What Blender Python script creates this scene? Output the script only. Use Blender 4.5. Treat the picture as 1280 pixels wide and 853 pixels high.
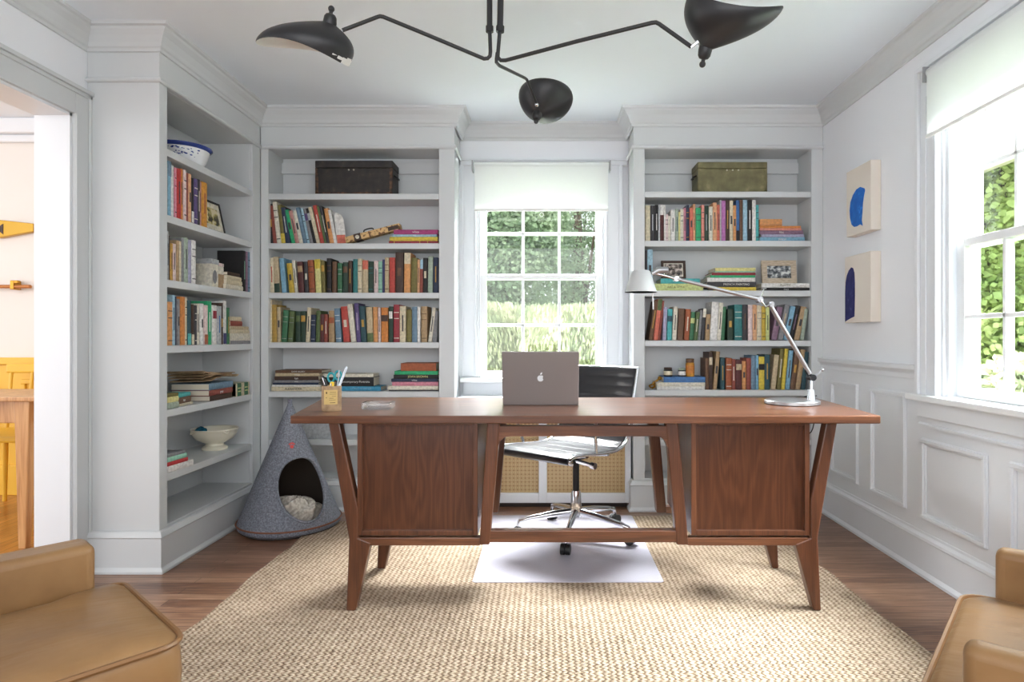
import bpy, bmesh, math, random
from mathutils import Vector, Matrix
random.seed(7)
R = math.radians
for o in list(bpy.data.objects): bpy.data.objects.remove(o)
scn = bpy.context.scene
COL = scn.collection

# ------------------------------------------------------------------ camera, world, lights, exposure
F, VX, VY, EYE = 780.0, 683.0, 422.0, 1.05       # focal length in pixels, vanishing point, eye height
cam = bpy.data.objects.new('camera', bpy.data.cameras.new('camera')); COL.objects.link(cam)
cam.location = (0, 0, EYE); cam.rotation_euler = (R(90), 0, 0)
cam.data.sensor_width = 36; cam.data.lens = 36*F/1280
cam.data.shift_x = (640-VX)/1280; cam.data.shift_y = -(426.5-VY)/1280
cam.data.clip_start = .02
scn.camera = cam
W = bpy.data.worlds.new('world'); scn.world = W; W.use_nodes = True
wn = W.node_tree; bg = wn.nodes['Background']
bg.inputs[0].default_value = (.90, .95, 1, 1); bg.inputs[1].default_value = 1.5
def area(name, loc, target, sx, sy, power, col=(1, 1, 1), spread=180):
    d = bpy.data.lights.new(name, 'AREA'); d.shape = 'RECTANGLE'; d.size = sx; d.size_y = sy
    d.energy = power; d.color = col; d.spread = R(spread)
    o = bpy.data.objects.new(name, d); COL.objects.link(o); o.location = loc
    o.rotation_euler = (Vector(target)-Vector(loc)).to_track_quat('-Z', 'Y').to_euler()
area('sky_light_back', (-.1, 5.3, 3.5), (-.05, 3.0, 1.3), 2.8, 1.6, 1080, (.98, .985, 1), 125)
area('sky_light_right', (3.5, 2.1, 3.4), (1.1, 2.1, 1.0), 2.6, 1.6, 430, (.93, .97, 1), 110)
area('rear_fill_light', (0, -1.15, 1.5), (0, 2.5, 1.6), 3.2, 1.8, 36, (.97, .985, 1))  # soft fill light added behind the camera; the rear wall has no windows
area('next_room_fill_light', (-4.2, 1.6, 2.3), (-3.4, 3.4, .6), 1.2, 1.2, 14, (1, .96, .9))  # lamp added only to brighten the next room
sun = bpy.data.objects.new('garden_sun', bpy.data.lights.new('garden_sun', 'SUN')); COL.objects.link(sun)
sun.data.energy = 1.5; sun.data.angle = R(3); sun.data.color = (1, .96, .88)
sun.rotation_euler = (R(35), R(-12), 0)          # from the camera's side, over the roof, onto the garden
scn.view_settings.view_transform = 'Standard'; scn.view_settings.look = 'None'
scn.view_settings.gamma = 1; scn.view_settings.exposure = 0.84; scn.view_settings.use_curve_mapping = False

# ------------------------------------------------------------------ materials
def srgb(c):
    if isinstance(c, str): c = tuple(int(c[i:i+2], 16) for i in (0, 2, 4))
    return tuple(((v/255)/12.92 if v/255 <= .04045 else ((v/255+.055)/1.055)**2.4) for v in c) + (1,)
def mat(name, c, rough=.5, metal=0, **k):
    m = bpy.data.materials.new(name); m.use_nodes = True
    b = m.node_tree.nodes['Principled BSDF']
    b.inputs['Base Color'].default_value = srgb(c); b.inputs['Roughness'].default_value = rough
    b.inputs['Metallic'].default_value = metal
    for key, v in k.items(): b.inputs[key.replace('_', ' ')].default_value = v
    return m
def N(m, t, **k):
    n = m.node_tree.nodes.new(t)
    for a, v in k.items():
        if hasattr(n, a): setattr(n, a, v)
        else: n.inputs[a.replace('_', ' ')].default_value = v
    return n
def L(m, a, b): m.node_tree.links.new(a, b)
def coords(m, scale=(1, 1, 1), rot=(0, 0, 0), kind='Object'):
    tc = N(m, 'ShaderNodeTexCoord'); mp = N(m, 'ShaderNodeMapping')
    mp.inputs['Scale'].default_value = scale; mp.inputs['Rotation'].default_value = rot
    L(m, tc.outputs[kind], mp.inputs[0]); return mp.outputs[0]
def ramp(m, fac, stops):
    r = N(m, 'ShaderNodeValToRGB'); e = r.color_ramp.elements
    while len(e) < len(stops): e.new(.5)
    for x, (p, c) in zip(e, stops): x.position = p; x.color = srgb(c)
    L(m, fac, r.inputs[0]); return r.outputs[0]
def bsdf(m): return m.node_tree.nodes['Principled BSDF']
def bump(m, h, s=.3, d=.01):
    b = N(m, 'ShaderNodeBump'); b.inputs['Strength'].default_value = s; b.inputs['Distance'].default_value = d
    L(m, h, b.inputs['Height']); L(m, b.outputs[0], bsdf(m).inputs['Normal'])
def noisy(name, stops, scale=20, detail=6, rough=.7, bs=.0, bd=.005, vs=(1, 1, 1)):
    m = mat(name, (128, 128, 128), rough)
    n = N(m, 'ShaderNodeTexNoise'); n.inputs['Scale'].default_value = scale; n.inputs['Detail'].default_value = detail
    L(m, coords(m, vs), n.inputs[0]); L(m, ramp(m, n.outputs[0], stops), bsdf(m).inputs['Base Color'])
    if bs: bump(m, n.outputs[0], bs, bd)
    return m
def wood(name, dark, mid, light, axis=0, scale=1.0, rough=.35, coat=0):
    m = mat(name, mid, rough)
    s = [10*scale]*3; s[axis] = .9*scale
    c = coords(m, s)
    n = N(m, 'ShaderNodeTexNoise'); n.inputs['Scale'].default_value = 2.2; n.inputs['Detail'].default_value = 8
    n.inputs['Distortion'].default_value = .9; L(m, c, n.inputs[0])
    s2 = [90*scale]*3; s2[axis] = 2.5*scale
    n2 = N(m, 'ShaderNodeTexNoise'); n2.inputs['Scale'].default_value = 3; n2.inputs['Detail'].default_value = 4
    L(m, coords(m, s2), n2.inputs[0])
    a = N(m, 'ShaderNodeMath', operation='MULTIPLY_ADD'); a.inputs[1].default_value = .35
    L(m, n2.outputs[0], a.inputs[0]); 
    b = N(m, 'ShaderNodeMath', operation='MULTIPLY'); b.inputs[1].default_value = .68
    L(m, n.outputs[0], b.inputs[0]); L(m, b.outputs[0], a.inputs[2])
    L(m, ramp(m, a.outputs[0], [(.36, dark), (.52, mid), (.66, light)]), bsdf(m).inputs['Base Color'])
    bsdf(m).inputs['Coat Weight'].default_value = coat; bsdf(m).inputs['Coat Roughness'].default_value = .15
    return m
TRIM = mat('painted_trim', (230, 233, 237), .38)
CASE = mat('bookcase_paint', (207, 210, 211), .42)
WALLM = mat('wall_paint', (240, 242, 246), .6)
CEIL = mat('ceiling_paint', (234, 241, 248), .8)
SASH = mat('sash_paint', (240, 242, 243), .35)
BLACKM = mat('black_enamel', (34, 34, 36), .42, .0)
CHROME = mat('polished_aluminium', (215, 215, 218), .12, 1)
BRUSH = mat('brushed_aluminium', (172, 172, 174), .33, .85)
DARK = mat('dark_metal', (40, 40, 42), .4, .5)
BRASS = mat('brass', (190, 140, 60), .3, 1)
WHITE = mat('white', (240, 240, 238), .5)
PAGES = mat('page_paper', (226, 218, 198), .8)
STEEL = mat('laptop_aluminium', (150, 144, 142), .42, .55)
LOGO = mat('laptop_logo', (226, 228, 230), .2)
WAL_X = wood('walnut_long_grain', (76, 44, 27), (99, 59, 37), (122, 77, 50), 0, 1, .3, .4)
WAL_Z = wood('walnut_upright_grain', (68, 38, 23), (90, 52, 32), (110, 67, 42), 2, 1, .36, .15)
HONEY = wood('honey_wood', (166, 112, 62), (196, 144, 90), (214, 166, 112), 2, 1, .35, .2)
YELLOW = mat('yellow_paint', (236, 186, 60), .4)
BLIND = mat('blind_cloth', (246, 247, 247), .8)
def mk_blind():
    nt = BLIND.node_tree; b = bsdf(BLIND); t = N(BLIND, 'ShaderNodeBsdfTranslucent'); t.inputs[0].default_value = (.97, .97, .97, 1)
    mx = N(BLIND, 'ShaderNodeMixShader'); mx.inputs[0].default_value = .62
    L(BLIND, b.outputs[0], mx.inputs[1]); L(BLIND, t.outputs[0], mx.inputs[2])
    L(BLIND, mx.outputs[0], nt.nodes['Material Output'].inputs[0])
mk_blind()
def mk_glass(name, refl=.03, tint=(.97, .985, .98)):
    m = bpy.data.materials.new(name); m.use_nodes = True; nt = m.node_tree
    nt.nodes.remove(nt.nodes['Principled BSDF'])
    tr = N(m, 'ShaderNodeBsdfTransparent'); tr.inputs[0].default_value = tint+(1,)
    g = N(m, 'ShaderNodeBsdfGlossy'); g.inputs['Roughness'].default_value = .02
    fr = N(m, 'ShaderNodeLayerWeight'); mx = N(m, 'ShaderNodeMixShader')
    pw = N(m, 'ShaderNodeMath', operation='POWER'); pw.inputs[1].default_value = 5; L(m, fr.outputs['Facing'], pw.inputs[0])
    ma = N(m, 'ShaderNodeMath', operation='MULTIPLY_ADD'); ma.inputs[1].default_value = .8; ma.inputs[2].default_value = refl; L(m, pw.outputs[0], ma.inputs[0])
    L(m, ma.outputs[0], mx.inputs[0]); L(m, tr.outputs[0], mx.inputs[1]); L(m, g.outputs[0], mx.inputs[2])
    L(m, mx.outputs[0], nt.nodes['Material Output'].inputs[0]); return m
GLASS = mk_glass('window_glass')
CRYSTAL = mk_glass('clear_glass', .22, (.985, .99, .99))
def mk_mat():
    m = mat('frosted_vinyl', (236, 234, 246), .2); nt = m.node_tree
    tr = N(m, 'ShaderNodeBsdfTransparent'); tr.inputs[0].default_value = (.93, .93, .98, 1)
    mx = N(m, 'ShaderNodeMixShader'); mx.inputs[0].default_value = .74
    L(m, tr.outputs[0], mx.inputs[1]); L(m, bsdf(m).outputs[0], mx.inputs[2])
    L(m, mx.outputs[0], nt.nodes['Material Output'].inputs[0])
    n = N(m, 'ShaderNodeTexNoise'); n.inputs['Scale'].default_value = 120; L(m, coords(m), n.inputs[0]); bump(m, n.outputs[0], .25, .004)
    return m
MATM = mk_mat()
def mk_floor(name, cols, along=0):
    m = mat(name, cols[1], .28)
    rot = (0, 0, 0) if along == 0 else (0, 0, R(90))
    br = N(m, 'ShaderNodeTexBrick'); br.offset = .37
    for k, v in (('Scale', 1), ('Mortar Size', .0012), ('Brick Width', 1.1), ('Row Height', .058), ('Bias', 0)): br.inputs[k].default_value = v
    br.inputs['Color1'].default_value = (.0, .0, .0, 1); br.inputs['Color2'].default_value = (1, 1, 1, 1); br.inputs['Mortar'].default_value = (.5, .5, .5, 1)
    L(m, coords(m, (1, 1, 1), rot), br.inputs[0])
    n = N(m, 'ShaderNodeTexNoise'); n.inputs['Scale'].default_value = 4; n.inputs['Detail'].default_value = 9; n.inputs['Distortion'].default_value = .6
    L(m, coords(m, (1.6, 26, 1) if along == 0 else (26, 1.6, 1)), n.inputs[0])
    a = N(m, 'ShaderNodeMath', operation='MULTIPLY_ADD'); a.inputs[1].default_value = .22
    b = N(m, 'ShaderNodeMath', operation='MULTIPLY'); b.inputs[1].default_value = .78
    L(m, br.outputs[0], a.inputs[0]); L(m, n.outputs[0], b.inputs[0]); L(m, b.outputs[0], a.inputs[2])
    c = ramp(m, a.outputs[0], [(.28, cols[0]), (.5, cols[1]), (.72, cols[2])])
    mx = N(m, 'ShaderNodeMixRGB'); mx.inputs[2].default_value = srgb((30, 18, 12)); 
    L(m, br.outputs['Fac'], mx.inputs[0]); L(m, c, mx.inputs[1]); L(m, mx.outputs[0], bsdf(m).inputs['Base Color'])
    inv = N(m, 'ShaderNodeMath', operation='SUBTRACT'); inv.inputs[0].default_value = 1; L(m, br.outputs['Fac'], inv.inputs[1])
    bump(m, inv.outputs[0], .3, .002)
    return m
FLOORM = mk_floor('oak_floor_brown', [(92, 62, 46), (132, 96, 74), (166, 130, 104)])
FLOORH = mk_floor('oak_floor_honey', [(140, 84, 34), (178, 116, 52), (206, 146, 76)], 1)
def mk_rug():
    m = mat('braided_jute', (190, 165, 125), .95)
    def M(op, a=None, b=None, c=None):
        n = N(m, 'ShaderNodeMath', operation=op)
        for i, v in enumerate((a, b, c)):
            if v is None: continue
            if isinstance(v, (int, float)): n.inputs[i].default_value = v
            else: L(m, v, n.inputs[i])
        return n.outputs[0]
    c = coords(m)
    nz = N(m, 'ShaderNodeTexNoise'); nz.inputs['Scale'].default_value = 26; nz.inputs['Detail'].default_value = 3; L(m, c, nz.inputs[0])
    ad = N(m, 'ShaderNodeVectorMath', operation='MULTIPLY_ADD'); ad.inputs[1].default_value = (.016, .016, 0)
    L(m, nz.outputs[1], ad.inputs[0]); L(m, c, ad.inputs[2])
    sx = N(m, 'ShaderNodeSeparateXYZ'); L(m, ad.outputs[0], sx.inputs[0])
    # braided rows: strands slant one way then the other on each side of every row
    tri = M('PINGPONG', M('ADD', sx.outputs[1], 20.0), .0105)
    u = M('ADD', sx.outputs[0], M('MULTIPLY', tri, 1.1))
    st = M('MULTIPLY_ADD', M('SINE', M('MULTIPLY', u, 2*math.pi/.0215)), .5, .5)
    st = M('POWER', st, .6)
    groove = M('MINIMUM', M('MULTIPLY', M('MINIMUM', tri, M('SUBTRACT', .0105, tri)), 420), 1.0)
    h = M('MULTIPLY', st, M('MULTIPLY_ADD', groove, .55, .45))
    n = N(m, 'ShaderNodeTexNoise'); n.inputs['Scale'].default_value = 160; n.inputs['Detail'].default_value = 4; L(m, c, n.inputs[0])
    n2 = N(m, 'ShaderNodeTexNoise'); n2.inputs['Scale'].default_value = 38; n2.inputs['Detail'].default_value = 2; L(m, c, n2.inputs[0])
    f = M('ADD', M('MULTIPLY', h, .42), M('ADD', M('MULTIPLY', n.outputs[0], .42), M('MULTIPLY', n2.outputs[0], .36)))
    L(m, ramp(m, f, [(.30, (92, 71, 53)), (.52, (160, 136, 110)), (.84, (206, 187, 164))]), bsdf(m).inputs['Base Color'])
    bump(m, M('MULTIPLY_ADD', n.outputs[0], .25, h), .85, .007)
    return m
RUG = mk_rug()
FELT = noisy('grey_felt', [(.3, (98, 101, 110)), (.5, (122, 126, 136)), (.7, (148, 152, 162))], 130, 8, .95, .3, .003)
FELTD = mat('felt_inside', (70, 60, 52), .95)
def mk_leather(name, d, l):
    m = noisy(name, [(.35, d), (.65, l)], 5, 5, .42)
    n = N(m, 'ShaderNodeTexNoise'); n.inputs['Scale'].default_value = 5; n.inputs['Detail'].default_value = 3; n.inputs['Distortion'].default_value = .3
    L(m, coords(m, (3, .9, 1)), n.inputs[0]); bump(m, n.outputs[0], .28, .02); return m
LEATH = mk_leather('tan_leather', (122, 88, 52), (148, 112, 72))
PIPE = mat('leather_piping', (128, 90, 50), .45)
BLKL = mat('black_leather', (30, 30, 34), .34, 0, Coat_Weight=.25)
def mk_grille():
    m = mat('pierced_brass_sheet', (150, 120, 70), .45, .25)
    c = coords(m, (1, 1, 1))
    v = N(m, 'ShaderNodeTexVoronoi'); v.inputs['Scale'].default_value = 42; v.inputs['Randomness'].default_value = 0
    sx = N(m, 'ShaderNodeSeparateXYZ'); L(m, c, sx.inputs[0])
    cb = N(m, 'ShaderNodeCombineXYZ'); L(m, sx.outputs[0], cb.inputs[0]); L(m, sx.outputs[2], cb.inputs[1])
    v.voronoi_dimensions = '2D'; L(m, cb.outputs[0], v.inputs[0])
    L(m, ramp(m, v.outputs['Distance'], [(.14, (222, 200, 150)), (.22, (96, 70, 44)), (.34, (212, 184, 136)), (.62, (140, 110, 74))]), bsdf(m).inputs['Base Color'])
    return m
GRILLE = mk_grille()

# ------------------------------------------------------------------ mesh helpers
class MB:
    def __init__(s): s.v = []; s.f = []
    def add(s, vs, fs):
        n = len(s.v); s.v += [tuple(p) for p in vs]; s.f += [tuple(i+n for i in f) for f in fs]; return s
    def box(s, x0, x1, y0, y1, z0, z1):
        x0, x1 = sorted((x0, x1)); y0, y1 = sorted((y0, y1)); z0, z1 = sorted((z0, z1))
        return s.add([(x0,y0,z0),(x1,y0,z0),(x1,y1,z0),(x0,y1,z0),(x0,y0,z1),(x1,y0,z1),(x1,y1,z1),(x0,y1,z1)],
                     [(0,3,2,1),(4,5,6,7),(0,1,5,4),(1,2,6,5),(2,3,7,6),(3,0,4,7)])
    def prism_y(s, poly, y0, y1):                    # polygon in x,z extruded along y
        n = len(poly); a = sum(poly[i][0]*poly[(i+1)%n][1]-poly[(i+1)%n][0]*poly[i][1] for i in range(n))
        if a < 0: poly = poly[::-1]
        v = [(x, y0, z) for x, z in poly]+[(x, y1, z) for x, z in poly]
        return s.add(v, [tuple(range(n)), tuple(range(2*n-1, n-1, -1))]+[((i+1)%n, i, i+n, (i+1)%n+n) for i in range(n)])
    def prism_x(s, poly, x0, x1):                    # polygon in y,z extruded along x
        n = len(poly); a = sum(poly[i][0]*poly[(i+1)%n][1]-poly[(i+1)%n][0]*poly[i][1] for i in range(n))
        if a < 0: poly = poly[::-1]
        v = [(x0, y, z) for y, z in poly]+[(x1, y, z) for y, z in poly]
        return s.add(v, [tuple(range(n-1, -1, -1)), tuple(range(n, 2*n))]+[(i, (i+1)%n, (i+1)%n+n, i+n) for i in range(n)])
    def prism_z(s, poly, z0, z1):
        n = len(poly); a = sum(poly[i][0]*poly[(i+1)%n][1]-poly[(i+1)%n][0]*poly[i][1] for i in range(n))
        if a < 0: poly = poly[::-1]
        v = [(x, y, z0) for x, y in poly]+[(x, y, z1) for x, y in poly]
        return s.add(v, [tuple(range(n-1, -1, -1)), tuple(range(n, 2*n))]+[(i, (i+1)%n, (i+1)%n+n, i+n) for i in range(n)])
    def tube(s, pts, r, n=10, cap=True):
        pts = [Vector(p) for p in pts]; rr = r if isinstance(r, (list, tuple)) else [r]*len(pts)
        vs = []; up = None
        for i, p in enumerate(pts):
            if i == 0: t = pts[1]-p
            elif i == len(pts)-1: t = p-pts[i-1]
            else: t = (p-pts[i-1]).normalized()+(pts[i+1]-p).normalized()
            t = t.normalized() if t.length > 1e-9 else Vector((0, 0, 1))
            if up is None: up = Vector((0, 0, 1)) if abs(t.z) < .9 else Vector((1, 0, 0))
            a = t.cross(up)
            if a.length < 1e-6: a = t.cross(Vector((1, .3, 0)))
            a.normalize(); b = a.cross(t).normalized(); up = b
            vs += [p+(a*math.cos(2*math.pi*k/n)+b*math.sin(2*math.pi*k/n))*rr[i] for k in range(n)]
        m = len(pts)
        fs = [(i*n+k, i*n+(k+1)%n, (i+1)*n+(k+1)%n, (i+1)*n+k) for i in range(m-1) for k in range(n)]
        if cap: fs += [tuple(range(n-1, -1, -1)), tuple(range((m-1)*n, m*n))]
        return s.add(vs, fs)
    def lathe(s, prof, c=(0, 0, 0), n=32, sx=1, sy=1):      # profile of (r,z)
        vs = [(c[0]+r*math.cos(2*math.pi*k/n)*sx, c[1]+r*math.sin(2*math.pi*k/n)*sy, c[2]+z) for r, z in prof for k in range(n)]
        m = len(prof)
        fs = [(i*n+k, i*n+(k+1)%n, (i+1)*n+(k+1)%n, (i+1)*n+k) for i in range(m-1) for k in range(n)]
        if prof[0][0] > 1e-6 or True: fs += [tuple(range(n-1, -1, -1)), tuple(range((m-1)*n, m*n))]
        return s.add(vs, fs)
    def ball(s, c, r, n=12, sz=1):
        prof = [(max(1e-4, r*math.sin(math.pi*i/8)), -r*sz*math.cos(math.pi*i/8)) for i in range(9)]
        return s.lathe(prof, c, n)
    def sweep(s, path, prof, closed=False):          # profile of (out,z); out is to the right of travel
        P = [Vector((p[0], p[1])) for p in path]; n = len(P); vs = []
        for i in range(n):
            d0 = (P[i]-P[i-1]).normalized() if (i > 0 or closed) else None
            d1 = (P[(i+1)%n]-P[i]).normalized() if (i < n-1 or closed) else None
            if d0 is None: d0 = d1
            if d1 is None: d1 = d0
            n0 = Vector((d0.y, -d0.x)); n1 = Vector((d1.y, -d1.x)); mv = (n0+n1)
            mv = mv/ max(.2, mv.dot(n0)) if mv.length > 1e-6 else n0
            vs += [(P[i].x+mv.x*o, P[i].y+mv.y*o, z) for o, z in prof]
        k = len(prof); fs = []
        for i in range(n if closed else n-1):
            j = (i+1) % n
            fs += [(i*k+q, j*k+q, j*k+(q+1)%k, i*k+(q+1)%k) for q in range(k)]
        if not closed: fs += [tuple(range(k)), tuple(range(n*k-1, (n-1)*k-1, -1))]
        return s.add(vs, fs)
    def build(s, name, m, parent=None, bevel=0, smooth=False, loc=None, seg=2, sub=0, fix=False):
        me = bpy.data.meshes.new(name); me.from_pydata(s.v, [], s.f); me.materials.append(m)
        if fix or True:
            b = bmesh.new(); b.from_mesh(me); bmesh.ops.recalc_face_normals(b, faces=b.faces); b.to_mesh(me); b.free()
        o = bpy.data.objects.new(name, me); COL.objects.link(o)
        if parent: o.parent = parent
        if loc: o.location = loc
        if smooth:
            for p in me.polygons: p.use_smooth = True
        if bevel:
            q = o.modifiers.new('bevel', 'BEVEL'); q.width = bevel; q.segments = seg; q.limit_method = 'ANGLE'; q.angle_limit = R(35)
        if sub:
            q = o.modifiers.new('sub', 'SUBSURF'); q.levels = sub; q.render_levels = sub
        if smooth and sub == 0 :
            try: me.set_sharp_from_angle(angle=R(42))
            except Exception: pass
        return o
def empty(name, loc=(0, 0, 0), rz=0, parent=None):
    o = bpy.data.objects.new(name, None); COL.objects.link(o); o.location = loc; o.rotation_euler = (0, 0, rz)
    o.empty_display_size = .05
    if parent: o.parent = parent
    return o
LABELS = set()
def tag(o, label, cat, group=None):
    o['label'] = label; o['category'] = cat
    if group: o['group'] = group
    LABELS.add(label); return o
def struct(o): o['kind'] = 'structure'; return o
def text_mesh(s, size, m, parent, matrix, name='lettering', depth=.0004):
    cu = bpy.data.curves.new(name, 'FONT'); cu.body = s; cu.size = size; cu.extrude = depth; cu.align_x = 'CENTER'; cu.align_y = 'CENTER'
    t = bpy.data.objects.new(name, cu); COL.objects.link(t)
    bpy.context.view_layer.update()
    me = bpy.data.meshes.new_from_object(t); me.name = name; bpy.data.objects.remove(t)
    me.materials.clear(); me.materials.append(m)
    o = bpy.data.objects.new(name, me); COL.objects.link(o); o.parent = parent; o.matrix_local = matrix
    return o
def at(px, py, Y): return Vector(((px-VX)*Y/F, Y, EYE-(py-VY)*Y/F))
def atx(px, py, X): Y = X*F/(px-VX); return Vector((X, Y, EYE-(py-VY)*Y/F))
def atz(px, py, z): Y = (EYE-z)*F/(py-VY); return Vector(((px-VX)*Y/F, Y, z))

# ------------------------------------------------------------------ room shell
XL, XR, YB, ZC = -2.055, 1.675, 4.05, 2.43
FX, FY = -1.73, 3.775                 # faces of the side bookcase and of the back bookcases
struct(MB().box(XL-.15, XR+.02, -1.2, YB+.02, -.05, 0).build('floor', FLOORM))
struct(MB().box(-7, XL-.15, -1.2, 4.3, -.05, 0).build('floor_next_room', FLOORH))
struct(MB().box(XL-.15, XR+.16, -1.2, YB+.16, ZC, ZC+.1).build('ceiling', CEIL))
struct(MB().box(-7, XL-.15, -1.2, 4.3, 2.5, 2.6).build('ceiling_next_room', CEIL))
struct(MB().box(XL-.15, XR+.16, -1.3, -1.2, 0, ZC).build('wall_front', WALLM))
# left wall with the cased opening
OY0, OY1, OZ = 1.3, 2.70, 2.02
w = MB().box(XL-.15, XL, OY1, YB+.16, 0, 2.6).box(XL-.15, XL, -1.2, OY0, 0, 2.6).box(XL-.15, XL, OY0, OY1, OZ, 2.6)
struct(w.build('wall_left', WALLM))
# back wall with window opening
WX0, WX1, WZ0, WZ1 = -.452, .382, .77, 2.06
w = MB().box(XL-.15, WX0, YB, YB+.16, 0, ZC).box(WX1, XR+.16, YB, YB+.16, 0, ZC).box(WX0, WX1, YB, YB+.16, 0, WZ0).box(WX0, WX1, YB, YB+.16, WZ1, ZC)
struct(w.build('wall_back', WALLM))
# right wall with window opening
RY0, RY1, RZ0, RZ1 = 1.62, 2.645, .78, 2.10
w = MB().box(XR, XR+.16, RY1, YB, 0, ZC).box(XR, XR+.16, -1.2, RY0, 0, ZC).box(XR, XR+.16, RY0, RY1, 0, RZ0).box(XR, XR+.16, RY0, RY1, RZ1, ZC)
struct(w.build('wall_right', WALLM))
# lower wall panelling skin and mouldings on the right wall
struct(MB().box(XR-.006, XR, -1.2, RY1+.14, .02, .79).box(XR-.006, XR, RY1+.14, YB, .02, .9).build('trim_wainscot_board', TRIM))
def mould_x(y0, y1, z0, z1, X=XR-.006):
    m = MB()
    for w_, d in ((.030, .008), (.017, .016)):
        o = .0 if w_ > .02 else .004
        a0, a1, b0, b1 = y0+o, y1-o, z0+o, z1-o
        m.box(X-d, X, a0, a1, b1-w_, b1).box(X-d, X, a0, a1, b0, b0+w_).box(X-d, X, a0, a0+w_, b0+w_, b1-w_).box(X-d, X, a1-w_, a1, b0+w_, b1-w_)
    return m
for i, (y0, y1, z0, z1) in enumerate([(3.33, 3.645, .262, .80), (2.887, 3.202, .256, .796), (2.354, 2.765, .248, .607), (1.80, 2.24, .248, .607)]):
    struct(mould_x(y0, y1, z0, z1).build('trim_panel_molding_%d' % (i+1), TRIM, bevel=.003))
struct(MB().sweep([(XR, FY), (XR, RY1+.14)], [(0, .86), (.014, .862), (.014, .885), (.022, .895), (.034, .905), (.036, .925), (0, .925)]).build('trim_chair_rail', TRIM, bevel=.002))
struct(MB().sweep([(XR, RY1+.14), (XR, -1.2)], [(0, .655), (.018, .657), (.018, .668), (.012, .673), (0, .675)]).build('trim_under_window', TRIM))
BASEP = [(0, 0), (.032, 0), (.032, .012), (.02, .026), (.02, .155), (.026, .160), (.024, .172), (.012, .182), (.010, .192), (0, .194)]
struct(MB().sweep([(XR, FY), (XR, -1.2)], BASEP).build('baseboard_right', TRIM))
struct(MB().sweep([(XL, -1.2), (XL, OY0-.12)], BASEP).build('baseboard_left', TRIM))
# crown moulding all round, stepping out over the bookcases
CR = [(0, ZC-.105), (.010, ZC-.105), (.012, ZC-.092), (.020, ZC-.086), (.026, ZC-.070), (.040, ZC-.045), (.058, ZC-.026), (.062, ZC-.016), (.074, ZC-.012), (.076, ZC), (0, ZC)]
cp = [(XL, -1.2), (XL, 2.79), (FX, 2.79), (FX, FY), (-.554, FY), (-.554, YB), (.525, YB), (.525, FY), (XR, FY), (XR, -1.2)]
struct(MB().sweep(cp, CR).build('trim_crown', CASE))
# opening casing and jamb lining
m = MB()
yo = OY1+.092
m.box(XL, XL+.018, OY1, yo, 0, OZ+.105).box(XL, XL+.018, OY0-.1, OY0, 0, OZ+.105).box(XL, XL+.018, OY0, OY1, OZ, OZ+.105)
m.box(XL+.018, XL+.026, yo-.016, yo, 0, OZ+.105).box(XL, XL+.026, OY0-.1, yo, OZ+.089, OZ+.105).box(XL, XL+.036, OY0-.11, yo, OZ+.105, OZ+.122)
m.box(XL+.018, XL+.023, OY1, OY1+.012, 0, OZ)
struct(m.build('door_1_casing', CASE, bevel=.003))
m = MB().box(XL-.152, XL+.002, OY1-.012, OY1, 0, OZ).box(XL-.152, XL+.002, OY0, OY0+.012, 0, OZ).box(XL-.152, XL+.002, OY0, OY1, OZ-.012, OZ)
struct(m.build('door_1_jamb', TRIM))
# the next room
struct(MB().box(-7, XL-.15, 4.18, 4.3, 0, 2.5).build('wall_next_room', mat('warm_white_paint', (232, 226, 220), .7)))
m = MB().box(-7, XL-.15, 4.165, 4.18, .0, .87).box(-7, XL-.15, 4.14, 4.18, .87, .916).box(-7, XL-.15, 4.145, 4.165, 0, .2)
for k in range(6):
    x1 = -3.06-k*.62+.64; x0 = x1-.46
    m.box(x0, x1, 4.15, 4.166, .74, .77).box(x0, x1, 4.15, 4.166, .30, .33).box(x0, x0+.03, 4.15, 4.166, .33, .74).box(x1-.03, x1, 4.15, 4.166, .33, .74)
struct(m.build('trim_yellow_wainscot', YELLOW, bevel=.004))
struct(MB().box(-7, XL-.15, 4.10, 4.18, 2.40, 2.5).box(-7, XL-.15, 4.14, 4.18, 2.35, 2.40).build('trim_next_room_crown', TRIM, bevel=.012))

# ------------------------------------------------------------------ windows
def sash(m, u0, u1, z0, z1, a0, a1, st=.05, rb=.05, rt=.035, cols=3, rows=2, axis='y', mw=.018):
    def b(p, q, r, s): 
        if axis == 'y': m.box(p, q, a0, a1, r, s)
        else: m.box(a0, a1, p, q, r, s)
    b(u0, u0+st, z0, z1); b(u1-st, u1, z0, z1); b(u0+st, u1-st, z0, z0+rb); b(u0+st, u1-st, z1-rt, z1)
    for i in range(1, cols):
        c = u0+st+(u1-u0-2*st)*i/cols; b(c-mw/2, c+mw/2, z0+rb, z1-rt)
    for i in range(1, rows):
        c = z0+rb+(z1-rt-z0-rb)*i/rows; b(u0+st, u1-st, c-mw/2, c+mw/2)
win = struct(empty('window_1', (-.035, YB, .79)))
def wp(mb, name, mt, bevel=0, root=win):
    o = mb.build(name, mt, bevel=bevel); o.parent = root; o.matrix_parent_inverse = Matrix.Translation(root.location).inverted(); return o
m = MB(); sash(m, -.447, .377, 1.43, 2.055, 4.115, 4.15, st=.052, rb=.032, rt=.05); wp(m, 'upper_sash', SASH, .004)
m = MB(); sash(m, -.442, .372, .785, 1.462, 4.075, 4.11, st=.05, rb=.045, rt=.032); wp(m, 'lower_sash', SASH, .004)
wp(MB().box(-.40, .33, 4.131, 4.134, 1.45, 2.02), 'upper_glass', GLASS)
wp(MB().box(-.40, .33, 4.091, 4.094, .82, 1.44), 'lower_glass', GLASS)
m = MB()
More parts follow.
